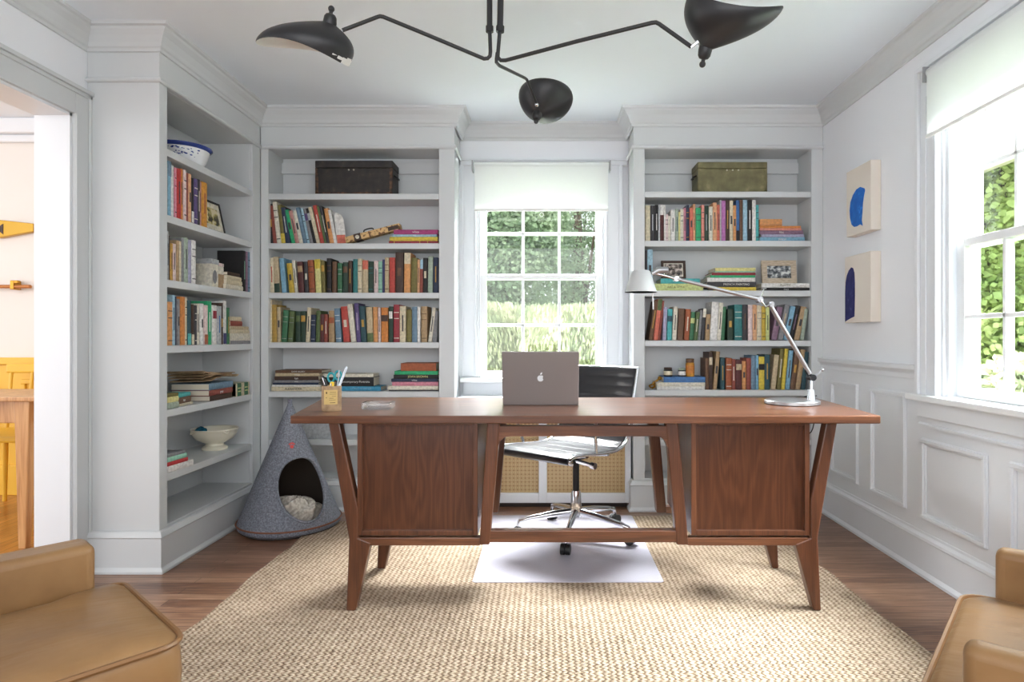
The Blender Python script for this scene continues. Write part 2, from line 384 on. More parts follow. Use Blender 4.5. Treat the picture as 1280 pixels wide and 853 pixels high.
for s_, x in ((-1, WX0), (1, WX1)):
    m.box(x, x+s_*.11, YB-.02, YB, .80, WZ1+.1).box(x+s_*.085, x+s_*.11, YB-.032, YB-.02, .80, WZ1+.1).box(x, x+s_*.014, YB-.026, YB-.02, .80, WZ1)
    m.box(x, x-s_*.01, YB, YB+.16, .79, WZ1)
    m.box(x-s_*.01, x-s_*.024, YB+.01, YB+.024, .79, WZ1)
m.box(WX0, WX1, YB-.02, YB, WZ1, WZ1+.1).box(-.552, .523, YB-.032, YB, WZ1+.1, 2.19).box(WX0, WX1, YB, YB+.16, WZ1-.01, WZ1)
m.box(-.552, .523, YB-.04, YB, 2.19, 2.205)
wp(m, 'casing', TRIM, .003)
wp(MB().box(-.552, .523, YB-.085, YB, .762, .79).box(WX0, WX1, YB, YB+.17, .772, .79), 'sill', SASH, .006)
wp(MB().box(-.54, .51, YB-.022, YB, .60, .762), 'apron', TRIM, .003)
win2 = struct(empty('window_2', (XR, 2.13, .80)))
m = MB(); sash(m, RY0+.02, RY1-.02, 1.42, 2.09, 1.770, 1.805, st=.05, rb=.035, rt=.05, cols=4, axis='x'); wp(m, 'upper_sash', SASH, .004, win2)
m = MB(); sash(m, RY0+.015, RY1-.015, .80, 1.46, 1.728, 1.763, st=.05, rb=.045, rt=.035, cols=4, axis='x'); wp(m, 'lower_sash', SASH, .004, win2)
wp(MB().box(1.786, 1.789, RY0+.05, RY1-.05, 1.44, 2.05), 'upper_glass', GLASS, 0, win2)
wp(MB().box(1.744, 1.747, RY0+.05, RY1-.05, .83, 1.43), 'lower_glass', GLASS, 0, win2)
m = MB()
for s_, y in ((-1, RY0), (1, RY1)):
    m.box(XR-.02, XR, y, y+s_*.14, .78, RZ1+.12).box(XR-.034, XR-.02, y+s_*.115, y+s_*.14, .78, RZ1+.12).box(XR-.027, XR-.02, y, y+s_*.018, .8, RZ1).box(XR-.025, XR-.02, y+s_*.07, y+s_*.085, .8, RZ1)
    m.box(XR, XR+.16, y, y-s_*.01, .79, RZ1).box(XR+.012, XR+.03, y-s_*.01, y-s_*.03, .79, RZ1)
m.box(XR-.02, XR, RY0, RY1, RZ1, RZ1+.12).box(XR-.034, XR, RY0-.14, RY1+.14, RZ1+.12, RZ1+.14).box(XR, XR+.16, RY0, RY1, RZ1-.01, RZ1)
wp(m, 'casing', TRIM, .003, win2)
wp(MB().box(XR-.055, XR, RY0-.17, RY1+.18, .772, .80).box(XR, XR+.17, RY0, RY1, .782, .80), 'sill', SASH, .006, win2)
wp(MB().box(XR-.022, XR, RY0-.14, RY1+.14, .70, .772), 'apron', TRIM, .003, win2)
# roller blinds
def blind(axis, a, u0, u1, z0, z1, label, ringu, group=None):
    t = tag(empty('roller_blind', ((u0+u1)/2, a, z0) if axis == 'y' else (a, (u0+u1)/2, z0)), label, 'window blind', group)
    Lc = Vector(t.location)
    s = -1
    def B(m, name, mt, bevel=0, smooth=False):
        o = m.build(name, mt, t, bevel, smooth); o.matrix_parent_inverse = Matrix.Translation(Lc).inverted(); return o
    def bx(m, p, q, r, s_, z_0, z_1): return m.box(p, q, a+r, a+s_, z_0, z_1) if axis == 'y' else m.box(a+r, a+s_, p, q, z_0, z_1)
    n = 10; m = MB()
    bx(m, u0+.006, u1-.006, -.001, .001, z0+.008, z1); B(m, 'cloth', BLIND)
    P = (lambda u, z, d=0: (u, a+d, z)) if axis == 'y' else (lambda u, z, d=0: (a+d, u, z))
    B(MB().tube([P(u0, z1+.004, .018), P(u1, z1+.004, .018)], .021, 18), 'roller', BLIND, 0, True)
    m = MB(); bx(m, u0+.004, u1-.004, -.006, .006, z0, z0+.016); B(m, 'bottom_bar', WHITE, .003)
    m = MB(); bx(m, u0-.012, u0-.004, -.01, .05, z1-.035, z1+.032); bx(m, u1+.004, u1+.012, -.01, .05, z1-.035, z1+.032); bx(m, u0-.012, u1+.012, .03, .05, z1+.026, z1+.034)
    B(m, 'bracket', BRUSH, .002)
    c = Vector(P(ringu, z0-.022, -.004)); pts = []
    for k in range(15):
        q = 2*math.pi*k/14; pts.append(c+(Vector((math.cos(q), 0, math.sin(q))) if axis == 'y' else Vector((0, math.cos(q), math.sin(q))))*.012)
    B(MB().tube(pts, .0022, 6).tube([c+Vector((0, 0, .012)), c+Vector((0, 0, .024))], .002, 6), 'pull_ring', WHITE, 0, True)
blind('y', 3.965, -.462, .398, 1.852, 2.142, 'white roller blind half lowered over the small window behind the desk', -.03, 'white roller blinds')
blind('x', 1.618, RY0-.05, 2.66, 1.896, 2.175, 'white roller blind on a metal bracket over the window on the right wall', 2.29, 'white roller blinds')

# ------------------------------------------------------------------ built-in bookcases
SH = [1.915, 1.612, 1.315, 1.012, .718, .425]        # shelf top heights, top to bottom
T = .035
def bookcase_back(x0, x1, s0, s1, shelves, label, ends):
    root = tag(empty('bookcase', ((x0+x1)/2, YB, 0)), label, 'bookcase', 'built-in bookcases')
    def B(m, name, mt=CASE, bevel=.002):
        o = m.build(name, mt, root, bevel); o.matrix_parent_inverse = Matrix.Translation(root.location).inverted(); return o
    B(MB().box(x0+.006, x0+s0, FY+.02, YB-.002, 0, ZC-.002), 'side_panel'); B(MB().box(x1-s1, x1-.006, FY+.02, YB-.002, 0, ZC-.002), 'side_panel')
    B(MB().box(x0+s0, x1-s1, 3.985, 4.0, .17, 2.19), 'back_panel')
    B(MB().box(x0+s0, x1-s1, 3.965, 3.985, 2.09, 2.16), 'back_rail')
    B(MB().box(x0+s0, x1-s1, FY+.02, YB-.002, 2.19, 2.21), 'top_panel')
    m = MB().box(x0+.002, x0+s0, FY, FY+.02, 0, 2.2).box(x1-s1, x1-.002, FY, FY+.02, 0, 2.2).box(x0+.002, x1-.002, FY, FY+.02, 2.19, ZC-.002)
    B(m, 'face_frame')
    B(MB().sweep([(x0+.002, YB-.01), (x0+.002, FY), (x1-.002, FY), (x1-.002, YB-.01)][ends[0]:ends[1]], [(0, 2.19), (.008, 2.19), (.014, 2.197), (.014, 2.205), (.006, 2.213), (0, 2.213)]), 'bead')
    for z in shelves: B(MB().box(x0+s0, x1-s1, FY+.004, 3.985, z-T, z), 'shelf', bevel=.003)
    B(MB().box(x0+s0, x1-s1, FY+.004, 3.985, .15, .195), 'bottom_shelf')
    B(MB().sweep([(x0+.002, FY+.062), (x0+.002, FY), (x1-.002, FY), (x1-.002, FY+.062)][ends[0]:ends[1]], BASEP[:5]+[(.026, .160), (.012, .182), (0, .186)]), 'base_molding')
    return root
bookcase_back(FX, -.554, .048, .096, [1.921, 1.621, 1.321, 1.020, .722, .43], 'pale grey built-in bookcase left of the window, with a black chest on top shelf', (1, 4))
bookcase_back(.525, XR, .070, .072, [1.934, 1.636, 1.334, 1.031, .730, .43], 'pale grey built-in bookcase right of the window, with a green chest on top shelf', (0, 3))
def bookcase_side():
    root = tag(empty('bookcase', (XL, 3.28, 0)), 'pale grey built-in bookcase on the left side wall beside the doorway', 'bookcase', 'built-in bookcases')
    def B(m, name, mt=CASE, bevel=.002):
        o = m.build(name, mt, root, bevel); o.matrix_parent_inverse = Matrix.Translation(root.location).inverted(); return o
    B(MB().box(XL+.002, FX-.001, 2.79, 2.81, 0, ZC-.002), 'side_panel'); B(MB().box(XL+.002, FX-.02, 3.675, 3.695, 0, ZC-.002), 'side_panel')
    B(MB().box(XL+.002, XL+.03, 2.81, 3.675, .17, 2.19), 'back_panel')
    B(MB().box(XL+.03, XL+.045, 2.81, 3.675, 2.09, 2.16), 'back_rail')
    B(MB().box(XL+.03, FX-.02, 2.81, 3.675, 2.19, 2.21), 'top_panel')
    B(MB().box(FX-.02, FX, 2.791, 2.848, 0, 2.2).box(FX-.02, FX, 3.675, FY, 0, 2.2).box(FX-.02, FX, 2.791, FY, 2.19, ZC-.002), 'face_frame')
    B(MB().sweep([(XL+.002, 2.79), (FX, 2.79), (FX, FY)], [(0, 2.19), (.008, 2.19), (.014, 2.197), (.014, 2.205), (.006, 2.213), (0, 2.213)]), 'bead')
    for z in SH: B(MB().box(XL+.03, FX-.004, 2.812, 3.675, z-T, z), 'shelf', bevel=.003)
    B(MB().box(XL+.03, FX-.004, 2.812, 3.675, .15, .195), 'bottom_shelf')
    B(MB().sweep([(XL+.002, 2.79), (FX, 2.79), (FX, FY)], BASEP[:5]+[(.026, .160), (.012, .182), (0, .186)]), 'base_molding')
bookcase_side()
# radiator cover
rc = tag(empty('radiator_cover', (-.015, 3.86, 0)), 'white radiator cover with pierced brass grilles under the small window', 'radiator cover')
def RC(m, name, mt, bevel=0):
    o = m.build(name, mt, rc, bevel); o.matrix_parent_inverse = Matrix.Translation(rc.location).inverted(); return o
a, b, c0, c1 = -.549, .520, -.047, .003
RC(MB().box(a, a+.035, 3.84, 3.862, .03, .66).box(b-.035, b, 3.84, 3.862, .03, .66).box(c0, c1, 3.84, 3.862, .03, .66).box(a+.035, c0, 3.84, 3.862, .03, .09).box(c1, b-.035, 3.84, 3.862, .03, .09).box(a+.035, c0, 3.84, 3.862, .58, .66).box(c1, b-.035, 3.84, 3.862, .58, .66), 'frame', TRIM, .003)
RC(MB().box(a+.002, b-.002, 3.845, 4.02, .66, .68), 'top_board', TRIM, .003)
for p, q in ((a+.03, c0+.005), (c1-.005, b-.03)): RC(MB().box(p, q, 3.862, 3.868, .085, .585), 'grille', GRILLE)
RC(MB().box(a+.02, b-.02, 3.87, 4.02, .0, .03), 'gap_shade_board', mat('painted_gap_shade', (60, 52, 48), .8))  # dark strip painted as the shade in the gap under the cover

# ------------------------------------------------------------------ rug and chair mat
def wavy(x0, y0, x1, y1, skew=0):
    P = []
    def seg(a, b, n, amp):
        for i in range(n):
            t = i/n; x = a[0]+(b[0]-a[0])*t; y = a[1]+(b[1]-a[1])*t
            dx, dy = b[0]-a[0], b[1]-a[1]; l = math.hypot(dx, dy); w_ = amp*(math.sin(t*l*9+a[0])+.5*math.sin(t*l*23+1)+.35*math.sin(t*l*190))
            P.append((x-dy/l*w_, y+dx/l*w_))
    seg((x0, y0), (x1+.05, y0), 60, .003); seg((x1+.05, y0), (x1, y1+.16), 160, .005); seg((x1, y1+.16), (x0+.06, y1), 120, .004); seg((x0+.06, y1), (x0-.005, y1-.1), 10, .002); seg((x0-.005, y1-.1), (x0, y0), 160, .006)
    return P
rugP = wavy(-1.275, .95, 1.235, 3.52)
tag(MB().prism_z(rugP, 0, .011).build('rug', RUG, bevel=.004), 'large natural braided jute rug on the brown wood floor under the desk', 'rug')
mp = [(-.314, 2.652), (-.304, 2.642), (.488, 2.642), (.498, 2.652), (.498, 3.62), (.488, 3.63), (-.304, 3.63), (-.314, 3.62)]
tag(MB().prism_z(mp, .0115, .0145).build('chair_mat', MATM), 'clear frosted plastic floor mat on the jute rug under the office chair', 'floor mat')

# ------------------------------------------------------------------ desk
dk = tag(empty('desk', (.15, 2.7, 0)), 'large walnut desk with two side cabinets on splayed legs', 'desk')
def D(m, name, mt, bevel=.003, seg=2):
    o = m.build(name, mt, bevel=bevel, seg=seg); o.parent = dk; o.matrix_parent_inverse = Matrix.Translation(dk.location).inverted(); return o
DY = 2.367
def dp(x, y): return ((x-VX)*DY/F, EYE-(y-VY)*DY/F)
top = [(-.958, 2.332), (1.250, 2.332), (1.312, 3.047), (-1.085, 3.047)]
D(MB().prism_z(top, .727, .757), 'desktop', WAL_X, .004)
HG = .0115
for fi, (ya, yb) in enumerate(((2.367, 2.412), (2.80, 2.845))):
    ll = [(410, 528), (424, 528), (447.3, 636), (447.3, 673), (463, 679), (444, 769), (432.5, 769), (436, 675)]
    rl = [(1047, 528), (1033, 528), (1013.5, 627), (1013.5, 673), (994.7, 681), (1017.7, 769), (1026.7, 769), (1022.6, 672)]
    for P in (ll, rl):
        q = [dp(*p) for p in P]; q = [(x, max(z, HG)) for x, z in q]
        D(MB().prism_y(q, ya, yb), 'leg', WAL_Z, .005)
    for P in ([(609, 528), (625.5, 528), (612, 682), (599, 682)], [(831.8, 528), (847.6, 528), (861, 682), (846, 682)]):
        D(MB().prism_y([dp(*p) for p in P], ya, yb), 'inner_post', WAL_Z, .006)
    for P in ([(445, 673), (600, 673), (600, 683), (462, 683)], [(858, 673), (1015, 673), (997, 683), (860, 683)]):
        D(MB().prism_y([dp(*p) for p in P], ya+.004, yb-.004), 'lower_rail', WAL_X)
    if fi == 0:
        pts = [(624, 533), (833, 533)] + [(835.6, 562)] + [(834-12*math.sin(a_)*1.0, 562-16*math.sin(a_)) if 0 else (835.6-1.0-14*(1-math.cos(a_)), 562-16*math.sin(a_)) for a_ in [R(k) for k in (20, 40, 60, 75, 90)]]
        pts += [(640, 546)] + [(621.5+1+14*(1-math.cos(a_)), 562-16*math.sin(a_)) for a_ in [R(k) for k in (75, 60, 40, 20)]] + [(622, 562)]
        D(MB().prism_y([dp(*p) for p in pts], ya+.003, yb-.003), 'upper_rail', WAL_X, .003)
        D(MB().prism_y([dp(*p) for p in [(611, 664), (850, 664), (851, 679), (610, 679)]], ya+.003, yb-.003), 'stretcher', WAL_X)
    else:
        D(MB().prism_y([dp(*p) for p in [(624, 533), (833, 533), (834, 540), (623, 540)]], ya+.003, yb-.003), 'upper_rail', WAL_X, .003)
def pedestal(xa, xb, side):
    x0, z1 = dp(xa, 528); x1, z0 = dp(xb, 670.5); z1 = .727
    y0, y1 = 2.372, 2.845; e = .019
    c = D(MB().box(x0, x0+e, y0, y1, z0, z1).box(x1-e, x1, y0, y1, z0, z1).box(x0+e, x1-e, y0, y1, z0, z0+e).box(x0+e, x1-e, y0, y1, z1-.012, z1), 'cabinet', WAL_Z, .002)
    p = MB().box(x0+e, x1-e, y0+.016, y0+.028, z0+e, z1-.012).build('front_panel', WAL_P); p.parent = c
    h = (z1-z0-e-.012)/3
    for k in range(3):
        zz = z0+e+k*h
        d = MB().box(x0+e+.002, x1-e-.002, y1-.03, y1+.004, zz+.002, zz+h-.002).build('drawer', WAL_X, bevel=.002); d.parent = c
        kb = MB().box((x0+x1)/2-.05, (x0+x1)/2+.05, y1+.004, y1+.02, zz+h*.62, zz+h*.62+.014).build('drawer_pull', WAL_Z, bevel=.003); kb.parent = d
def mk_panelwood():
    m = mat('walnut_crotch_panel', (100, 55, 33), .32)
    sx = N(m, 'ShaderNodeSeparateXYZ'); L(m, coords(m), sx.inputs[0])
    def M(op, a=None, b=None, c=None):
        n = N(m, 'ShaderNodeMath', operation=op)
        for i, v in enumerate((a, b, c)):
            if v is None: continue
            if isinstance(v, (int, float)): n.inputs[i].default_value = v
            else: L(m, v, n.inputs[i])
        return n.outputs[0]
    cb = N(m, 'ShaderNodeCombineXYZ'); L(m, M('MULTIPLY', sx.outputs[0], 9), cb.inputs[0]); L(m, M('MULTIPLY', sx.outputs[2], 1.3), cb.inputs[2])
    n1 = N(m, 'ShaderNodeTexNoise'); n1.inputs['Scale'].default_value = 1; n1.inputs['Detail'].default_value = 2; L(m, cb.outputs[0], n1.inputs[0])
    rings = M('MULTIPLY_ADD', M('SINE', M('MULTIPLY', n1.outputs[0], 75)), .5, .5)       # contour lines of soft noise: cathedral figure
    cf = N(m, 'ShaderNodeCombineXYZ'); L(m, M('MULTIPLY', sx.outputs[0], 160), cf.inputs[0]); L(m, M('MULTIPLY', sx.outputs[2], 5), cf.inputs[2])
    n2 = N(m, 'ShaderNodeTexNoise'); n2.inputs['Scale'].default_value = 1; n2.inputs['Detail'].default_value = 4; L(m, cf.outputs[0], n2.inputs[0])
    f = M('ADD', M('MULTIPLY', rings, .26), M('MULTIPLY', n2.outputs[0], .75))
    L(m, ramp(m, f, [(.18, (66, 36, 21)), (.50, (83, 47, 29)), (.85, (101, 60, 38))]), bsdf(m).inputs['Base Color'])
    bsdf(m).inputs['Coat Weight'].default_value = .15
    return m
WAL_P = mk_panelwood()
pedestal(446, 597, 0); pedestal(864.5, 1013, 1)

# ------------------------------------------------------------------ things on the desk
ZD = .7572
lt = tag(empty('laptop', (-.025, 2.69, ZD)), 'silver laptop standing open on the desk, lid towards the camera', 'laptop')
bx0, bx1 = -.163, .163
MB().box(bx0, bx1, .0, .225, 0, .012).build('base', STEEL, lt, .004)
kb = MB().box(-.13, .13, .02, .12, .012, .0128).build('keyboard', DARK, lt)
lid = MB().box(bx0, bx1, -.0035, .0035, 0, .237).build('lid', STEEL, lt, .0032, seg=3); lid.location = (0, -.002, .006); lid.rotation_euler = (R(16), 0, 0)
MB().box(bx0+.008, bx1-.008, .0036, .0042, .01, .225).build('screen', mat('screen_black', (20, 20, 24), .15), lid)
def apple(parent):
    P = []
    for i in range(64):
        a_ = 2*math.pi*i/64; x = math.cos(a_); y = math.sin(a_)
        r = 1-.14*math.exp(-((a_-math.pi/2)/.28)**2)-.07*math.exp(-((a_-3*math.pi/2)/.22)**2)
        x *= r*.92*(1+.08*y); y *= r
        bx_, by_ = 1.12, .12
        d = math.hypot(x-bx_, y-by_)
        if d < .5: k = .5/d; x = bx_+(x-bx_)*k; y = by_+(y-by_)*k
        P.append((x*.0145, y*.0145+.118))
    m = MB().prism_y(P, -.0041, -.0033)
    leaf = [(math.cos(t)*.0035*(1)-.0, math.sin(t)*.0072) for t in [R(k*30) for k in range(12)]]
    leaf = [(x*.85+y*.55+.003, -x*.55+y*.85+.1395) for x, y in [(p[0]*(1-abs(p[1])/.011), p[1]) for p in leaf]]
    m.prism_y(leaf, -.0041, -.0033); m.build('logo', LOGO, parent)
apple(lid)
# desk lamp
ly = 2.75
lp = tag(empty('desk_lamp', (at(990, 0, ly).x, ly, ZD)), 'aluminium articulated desk lamp with round base on the right of the desk', 'desk lamp')
def LP(m, name, mt, bevel=0, smooth=True, par=None):
    o = m.build(name, mt, par or lp, bevel, smooth); o.matrix_parent_inverse = Matrix.Translation(lp.location).inverted(); return o
cb = at(990, 0, ly)
LP(MB().lathe([(.001, 0), (.112, 0), (.116, .003), (.116, .014), (.112, .018), (.001, .019)], (cb.x, ly, ZD), 48), 'base', BRUSH)
def lpt(x, y, dy=0): v = at(x, y, ly); v.y += dy; return v
s0 = lpt(1014, 503); s0.z = ZD+.018
LP(MB().tube([s0, s0+Vector((0, 0, .045)), s0+Vector((0, 0, .046)), lpt(1014.5, 473)], [.019, .013, .007, .006], 16), 'stem', CHROME)
A, Bm, Cc = lpt(1014, 472), lpt(961, 380), lpt(949, 375)
HD = lpt(845, 349)
LP(MB().tube([A+(Bm-A)*.05+Vector((0, -.012, 0)), A+(Bm-A)*.97+Vector((0, -.012, 0))], .008, 12).tube([A+Vector((0, .012, 0)), Bm+Vector((0, .012, 0))], .0035, 8), 'lower_arm', BRUSH)
LP(MB().tube([Cc+Vector((0, -.012, 0)), HD+Vector((0, -.012, 0))], .008, 12).tube([Cc+Vector((-.01, .012, .01)), HD+Vector((0, .012, .006))], .0035, 8), 'upper_arm', BRUSH)
LP(MB().tube([A+Vector((0, -.024, 0)), A+Vector((0, .024, 0))], .014, 16).tube([A+(Bm-A)*.02, A+(Bm-A)*.11], .011, 8), 'lower_joint', DARK)
el = MB().tube([Cc+Vector((0, -.02, 0)), Cc+Vector((0, .02, 0))], .013, 16).tube([Bm+Vector((.006, -.02, -.002)), Bm+Vector((.006, .02, -.002))], .012, 16)
el.tube([Cc+Vector((0, -.018, -.002)), lpt(955, 384)+Vector((0, -.018, 0)), Bm+Vector((.006, -.018, 0))], .005, 8).tube([Cc, lpt(955, 361)], .0035, 8).tube([lpt(952, 361), lpt(958, 361)], .003, 8)
LP(el, 'elbow', CHROME)
LP(MB().tube([A, lpt(1021, 469), lpt(1027, 463)], [.004, .004, .004], 8).ball(lpt(1028, 462.5), .008), 'adjusting_knob', CHROME)
LP(MB().tube([HD+Vector((0, -.018, 0)), HD+Vector((0, .018, 0))], .011, 16).tube([HD, lpt(832, 345), lpt(819, 342)], [.006, .006, .006], 10), 'head_joint', CHROME)
LP(MB().tube([lpt(815, 343), lpt(822, 338), lpt(835, 337.5)], [.010, .017, .013], 14), 'socket', BRUSH)
hc = lpt(801, 0); z0h = at(0, 365.5, ly).z; z1h = at(0, 338.5, ly).z
LP(MB().lathe([(.071, z0h), (.069, z0h+.003), (.042, z1h-.006), (.036, z1h), (.005, z1h+.001), (.004, z1h-.003), (.036, z1h-.004), (.066, z0h+.002), (.0695, z0h)], (hc.x, ly, 0), 40), 'shade', mat('shade_aluminium', (205, 206, 206), .4, .3))
LP(MB().ball((hc.x, ly, z0h+.03), .022), 'bulb', WHITE)
LP(MB().tube([lpt(816, 366), lpt(816.5, 387)], .0028, 8), 'pull_rod', WHITE)
cab = [lpt(1016, 484, .03), lpt(1022, 492, .06), lpt(1032, 497.5, .12), lpt(1042, 500, .18), Vector((1.25, 3.02, ZD+.006)), Vector((1.318, 3.06, ZD-.01)), Vector((1.31, 3.07, .60)), Vector((1.26, 3.06, .565)), Vector((1.18, 2.96, .56)), Vector((1.12, 2.88, .56)), Vector((1.05, 2.86, .58))]
def smooth_path(P, k=5):
    P = [Vector(p) for p in P]; out = []
    for i in range(len(P)-1):
        p0 = P[max(0, i-1)]; p1 = P[i]; p2 = P[i+1]; p3 = P[min(len(P)-1, i+2)]
        for j in range(k):
            t = j/k
            out.append(.5*((2*p1)+(p2-p0)*t+(2*p0-5*p1+4*p2-p3)*t*t+(3*p1-p0-3*p2+p3)*t**3))
    return out+[P[-1]]
LP(MB().tube(smooth_path(cab), .0028, 8), 'power_cord', mat('black_cord', (24, 24, 26), .5))
# pen cup and its pens
cu = atz(414.5, 513.5, ZD); cy = cu.y
cup = tag(empty('pen_cup', cu), 'tan cup with a yellow printed label holding pens on the left of desk', 'pen cup')
TAN = noisy('kraft_board', [(.4, (150, 122, 92)), (.6, (176, 146, 112))], 40, 4, .7)
MB().lathe([(.001, 0), (.037, 0), (.0385, .003), (.0385, .097), (.0375, .1), (.0355, .1), (.035, .005), (.001, .004)], (0, 0, 0), 32).build('cup_body', TAN, cup, 0, True)
lab = MB(); seg = 14
vs = []; 
for zz in (.028, .085):
    for k in range(seg+1):
        q = R(-118+k*82/seg); vs.append((.0389*math.cos(q), .0389*math.sin(q), zz))
lab.add(vs, [(k, k+1, seg+2+k, seg+1+k) for k in range(seg)]); lb = lab.build('cup_label', mat('label_paper', (206, 176, 112), .7), cup)
ink = MB()
for zz, a0, a1, t_ in ((.075, -80, -46, .0016), (.068, -82, -44, .0012), (.060, -70, -46, .0012), (.052, -84, -60, .0016), (.045, -86, -48, .0012), (.034, -80, -50, .002), (.070, -104, -96, .008), (.053, -104, -98, .003)):
    v = []
    for z_ in (zz, zz+t_):
        for k in range(5): q = R(a0+(a1-a0)*k/4); v.append((.0392*math.cos(q), .0392*math.sin(q), z_))
    ink.add(v, [(k, k+1, 6+k, 5+k) for k in range(4)])
ink.build('label_print', mat('print_ink', (80, 60, 36), .7), cup)
def pen(name, label, cat, p0, p1, r, c, tip=None, capc=None):
    a_, b_ = Vector(p0), Vector(p1); d = b_-a_
    t = tag(empty(name, a_), label, cat)
    MB().tube([(0, 0, 0), d*.96, d], [r, r, r*.55], 10).build('barrel', mat(name+'_colour', c, .35), t, 0, True)
    MB().tube([d*.72+Vector((0, -r, 0)), d*.95+Vector((0, -r*1.3, 0))], r*.3, 6).build('clip', capc or CHROME, t, 0, True)
    return t
pen('marker_pen', 'thick black marker leaning left in the tan pen cup', 'pen', (cu.x+.004, cy, ZD+.012), at(403, 470, cy-.005), .0062, (24, 24, 26))
pen('highlighter', 'short yellow highlighter pen in the tan pen cup', 'pen', (cu.x-.004, cy-.02, ZD+.01), at(415.5, 477.5, cy-.02), .0085, (240, 200, 40))
pen('ballpoint_pen', 'white ballpoint pen leaning right in the tan pen cup', 'pen', (cu.x-.002, cy-.004, ZD+.01), at(433.5, 458.5, cy-.004), .0048, (226, 236, 246))
pen('ballpoint_pen', 'thin grey pen standing upright in the tan pen cup', 'pen', (cu.x+.012, cy+.01, ZD+.01), at(424, 463, cy+.01), .003, (190, 196, 204))
pen('ballpoint_pen', 'pale grey pen leaning left beside the black marker in pen cup', 'pen', (cu.x+.008, cy+.012, ZD+.01), at(404, 472, cy+.012), .0035, (196, 200, 206))
sc = tag(empty('scissors', (cu.x, cy+.018, ZD+.01)), 'teal handled scissors standing in the tan pen cup', 'scissors')
m = MB()
for sx_ in (-1, 1):
    pts = [(.006+sx_*.014+.013*math.cos(2*math.pi*k/14), .0, .125+sx_*.004+.018*math.sin(2*math.pi*k/14)) for k in range(15)]
    m.tube(pts, .0042, 8)
m.build('handles', mat('teal_plastic', (22, 150, 160), .4), sc, 0, True)
MB().box(-.004, .012, -.001, .001, 0, .105).build('blades', CHROME, sc)
# glass dish
gd = atz(473, 511, ZD)
g = tag(empty('glass_dish', gd), 'clear glass dish on the desk beside the pen cup', 'dish')
def rrect(a_, b_, r, n=5):
    P = []
    for cx_, cy_, s in ((a_-r, b_-r, 0), (-a_+r, b_-r, 90), (-a_+r, -b_+r, 180), (a_-r, -b_+r, 270)):
        for k in range(n+1): q = R(s+90*k/n); P.append((cx_+r*math.cos(q), cy_+r*math.sin(q)))
    return P
m = MB(); rings = [(.058, .048, 0), (.061, .051, .006), (.061, .051, .024), (.057, .047, .028), (.046, .036, .028), (.040, .030, .010)]
vs = []; n_ = len(rrect(1, 1, .1))
for a_, b_, z_ in rings: vs += [(x, y, z_) for x, y in rrect(a_, b_, .016)]
fs = [(i*n_+k, i*n_+(k+1)%n_, (i+1)*n_+(k+1)%n_, (i+1)*n_+k) for i in range(len(rings)-1) for k in range(n_)]+[tuple(range(n_)), tuple(range((len(rings)-1)*n_, len(rings)*n_))]
m.add(vs, fs); m.build('dish_body', CRYSTAL, g, 0, True)

# ------------------------------------------------------------------ office chair
oc = tag(empty('office_chair', (.155, 3.27, .0145)), 'black leather office chair with chrome frame and castors behind the desk', 'office chair')
seat = empty('seat_frame_pivot', (0, 0, 0), R(40), None)
bpy.data.objects.remove(seat)
CA = R(-40)
def rot(p): x, y, z = p; return (x*math.cos(CA)-y*math.sin(CA), x*math.sin(CA)+y*math.cos(CA), z)
prof = smooth_path([(0, -.235, .432), (0, -.256, .440), (0, -.254, .458), (0, -.2, .468), (0, -.1, .462), (0, .02, .452), (0, .12, .448), (0, .19, .462), (0, .235, .50), (0, .26, .56), (0, .285, .66), (0, .315, .76), (0, .345, .868)], 6)
ox, oy = -.055, -.03
def chair_part(m, name, mt, smooth=True, bevel=0, par=oc):
    m.v = [rot((x+ox, y+oy, z)) for x, y, z in m.v]; return m.build(name, mt, par, bevel, smooth)
dist = [0]
for i in range(1, len(prof)): dist.append(dist[-1]+(prof[i]-prof[i-1]).length)
dense = []
import bisect
tot = dist[-1]; nn = 150
for k in range(nn+1):
    s_ = tot*k/nn; i = min(len(prof)-2, max(0, bisect.bisect(dist, s_)-1)); f_ = (s_-dist[i])/(dist[i+1]-dist[i]) if dist[i+1] > dist[i] else 0
    p = prof[i].lerp(prof[i+1], f_); t = (prof[i+1]-prof[i]).normalized(); nrm = Vector((0, -t.z, t.y))
    bulge = .0045*abs(math.sin(math.pi*s_/.052))**.35
    dense.append((p, nrm, bulge))
m = MB(); hw = .225; vs = []
for p, nr, bu in dense:
    for sx_, kk in ((-1, .35), (-.97, .9), (-.5, 1), (0, 1), (.5, 1), (.97, .9), (1, .35)):
        q = p+nr*(bu*kk+.004); vs.append((sx_*hw, q.y, q.z))
    for sx_, kk in ((1, .35), (.97, .9), (0, 1), (-.97, .9), (-1, .35)):
        q = p-nr*(bu*kk+.004); vs.append((sx_*hw, q.y, q.z))
k = 12; fs = [(i*k+j, i*k+(j+1) % k, (i+1)*k+(j+1) % k, (i+1)*k+j) for i in range(nn) for j in range(k)]+[tuple(range(k)), tuple(range(nn*k, nn*k+k))]
m.add(vs, fs); chair_part(m, 'seat_sling', BLKL)
for s_ in (-1, 1):
    m = MB().tube([(s_*.238, p.y, p.z) for p in prof[2:]], .0085, 10)
    chair_part(m, 'side_rail', CHROME)
    arm = smooth_path([(s_*.243, .262, .56), (s_*.268, .25, .62), (s_*.272, .20, .655), (s_*.272, .05, .665), (s_*.270, -.06, .655), (s_*.262, -.085, .60), (s_*.243, -.05, .462)], 5)
    chair_part(MB().tube(arm, .0085, 10), 'armrest', CHROME)
chair_part(MB().tube([(-.24, .345, .868), (.24, .345, .868)], .008, 10), 'top_bar', CHROME)
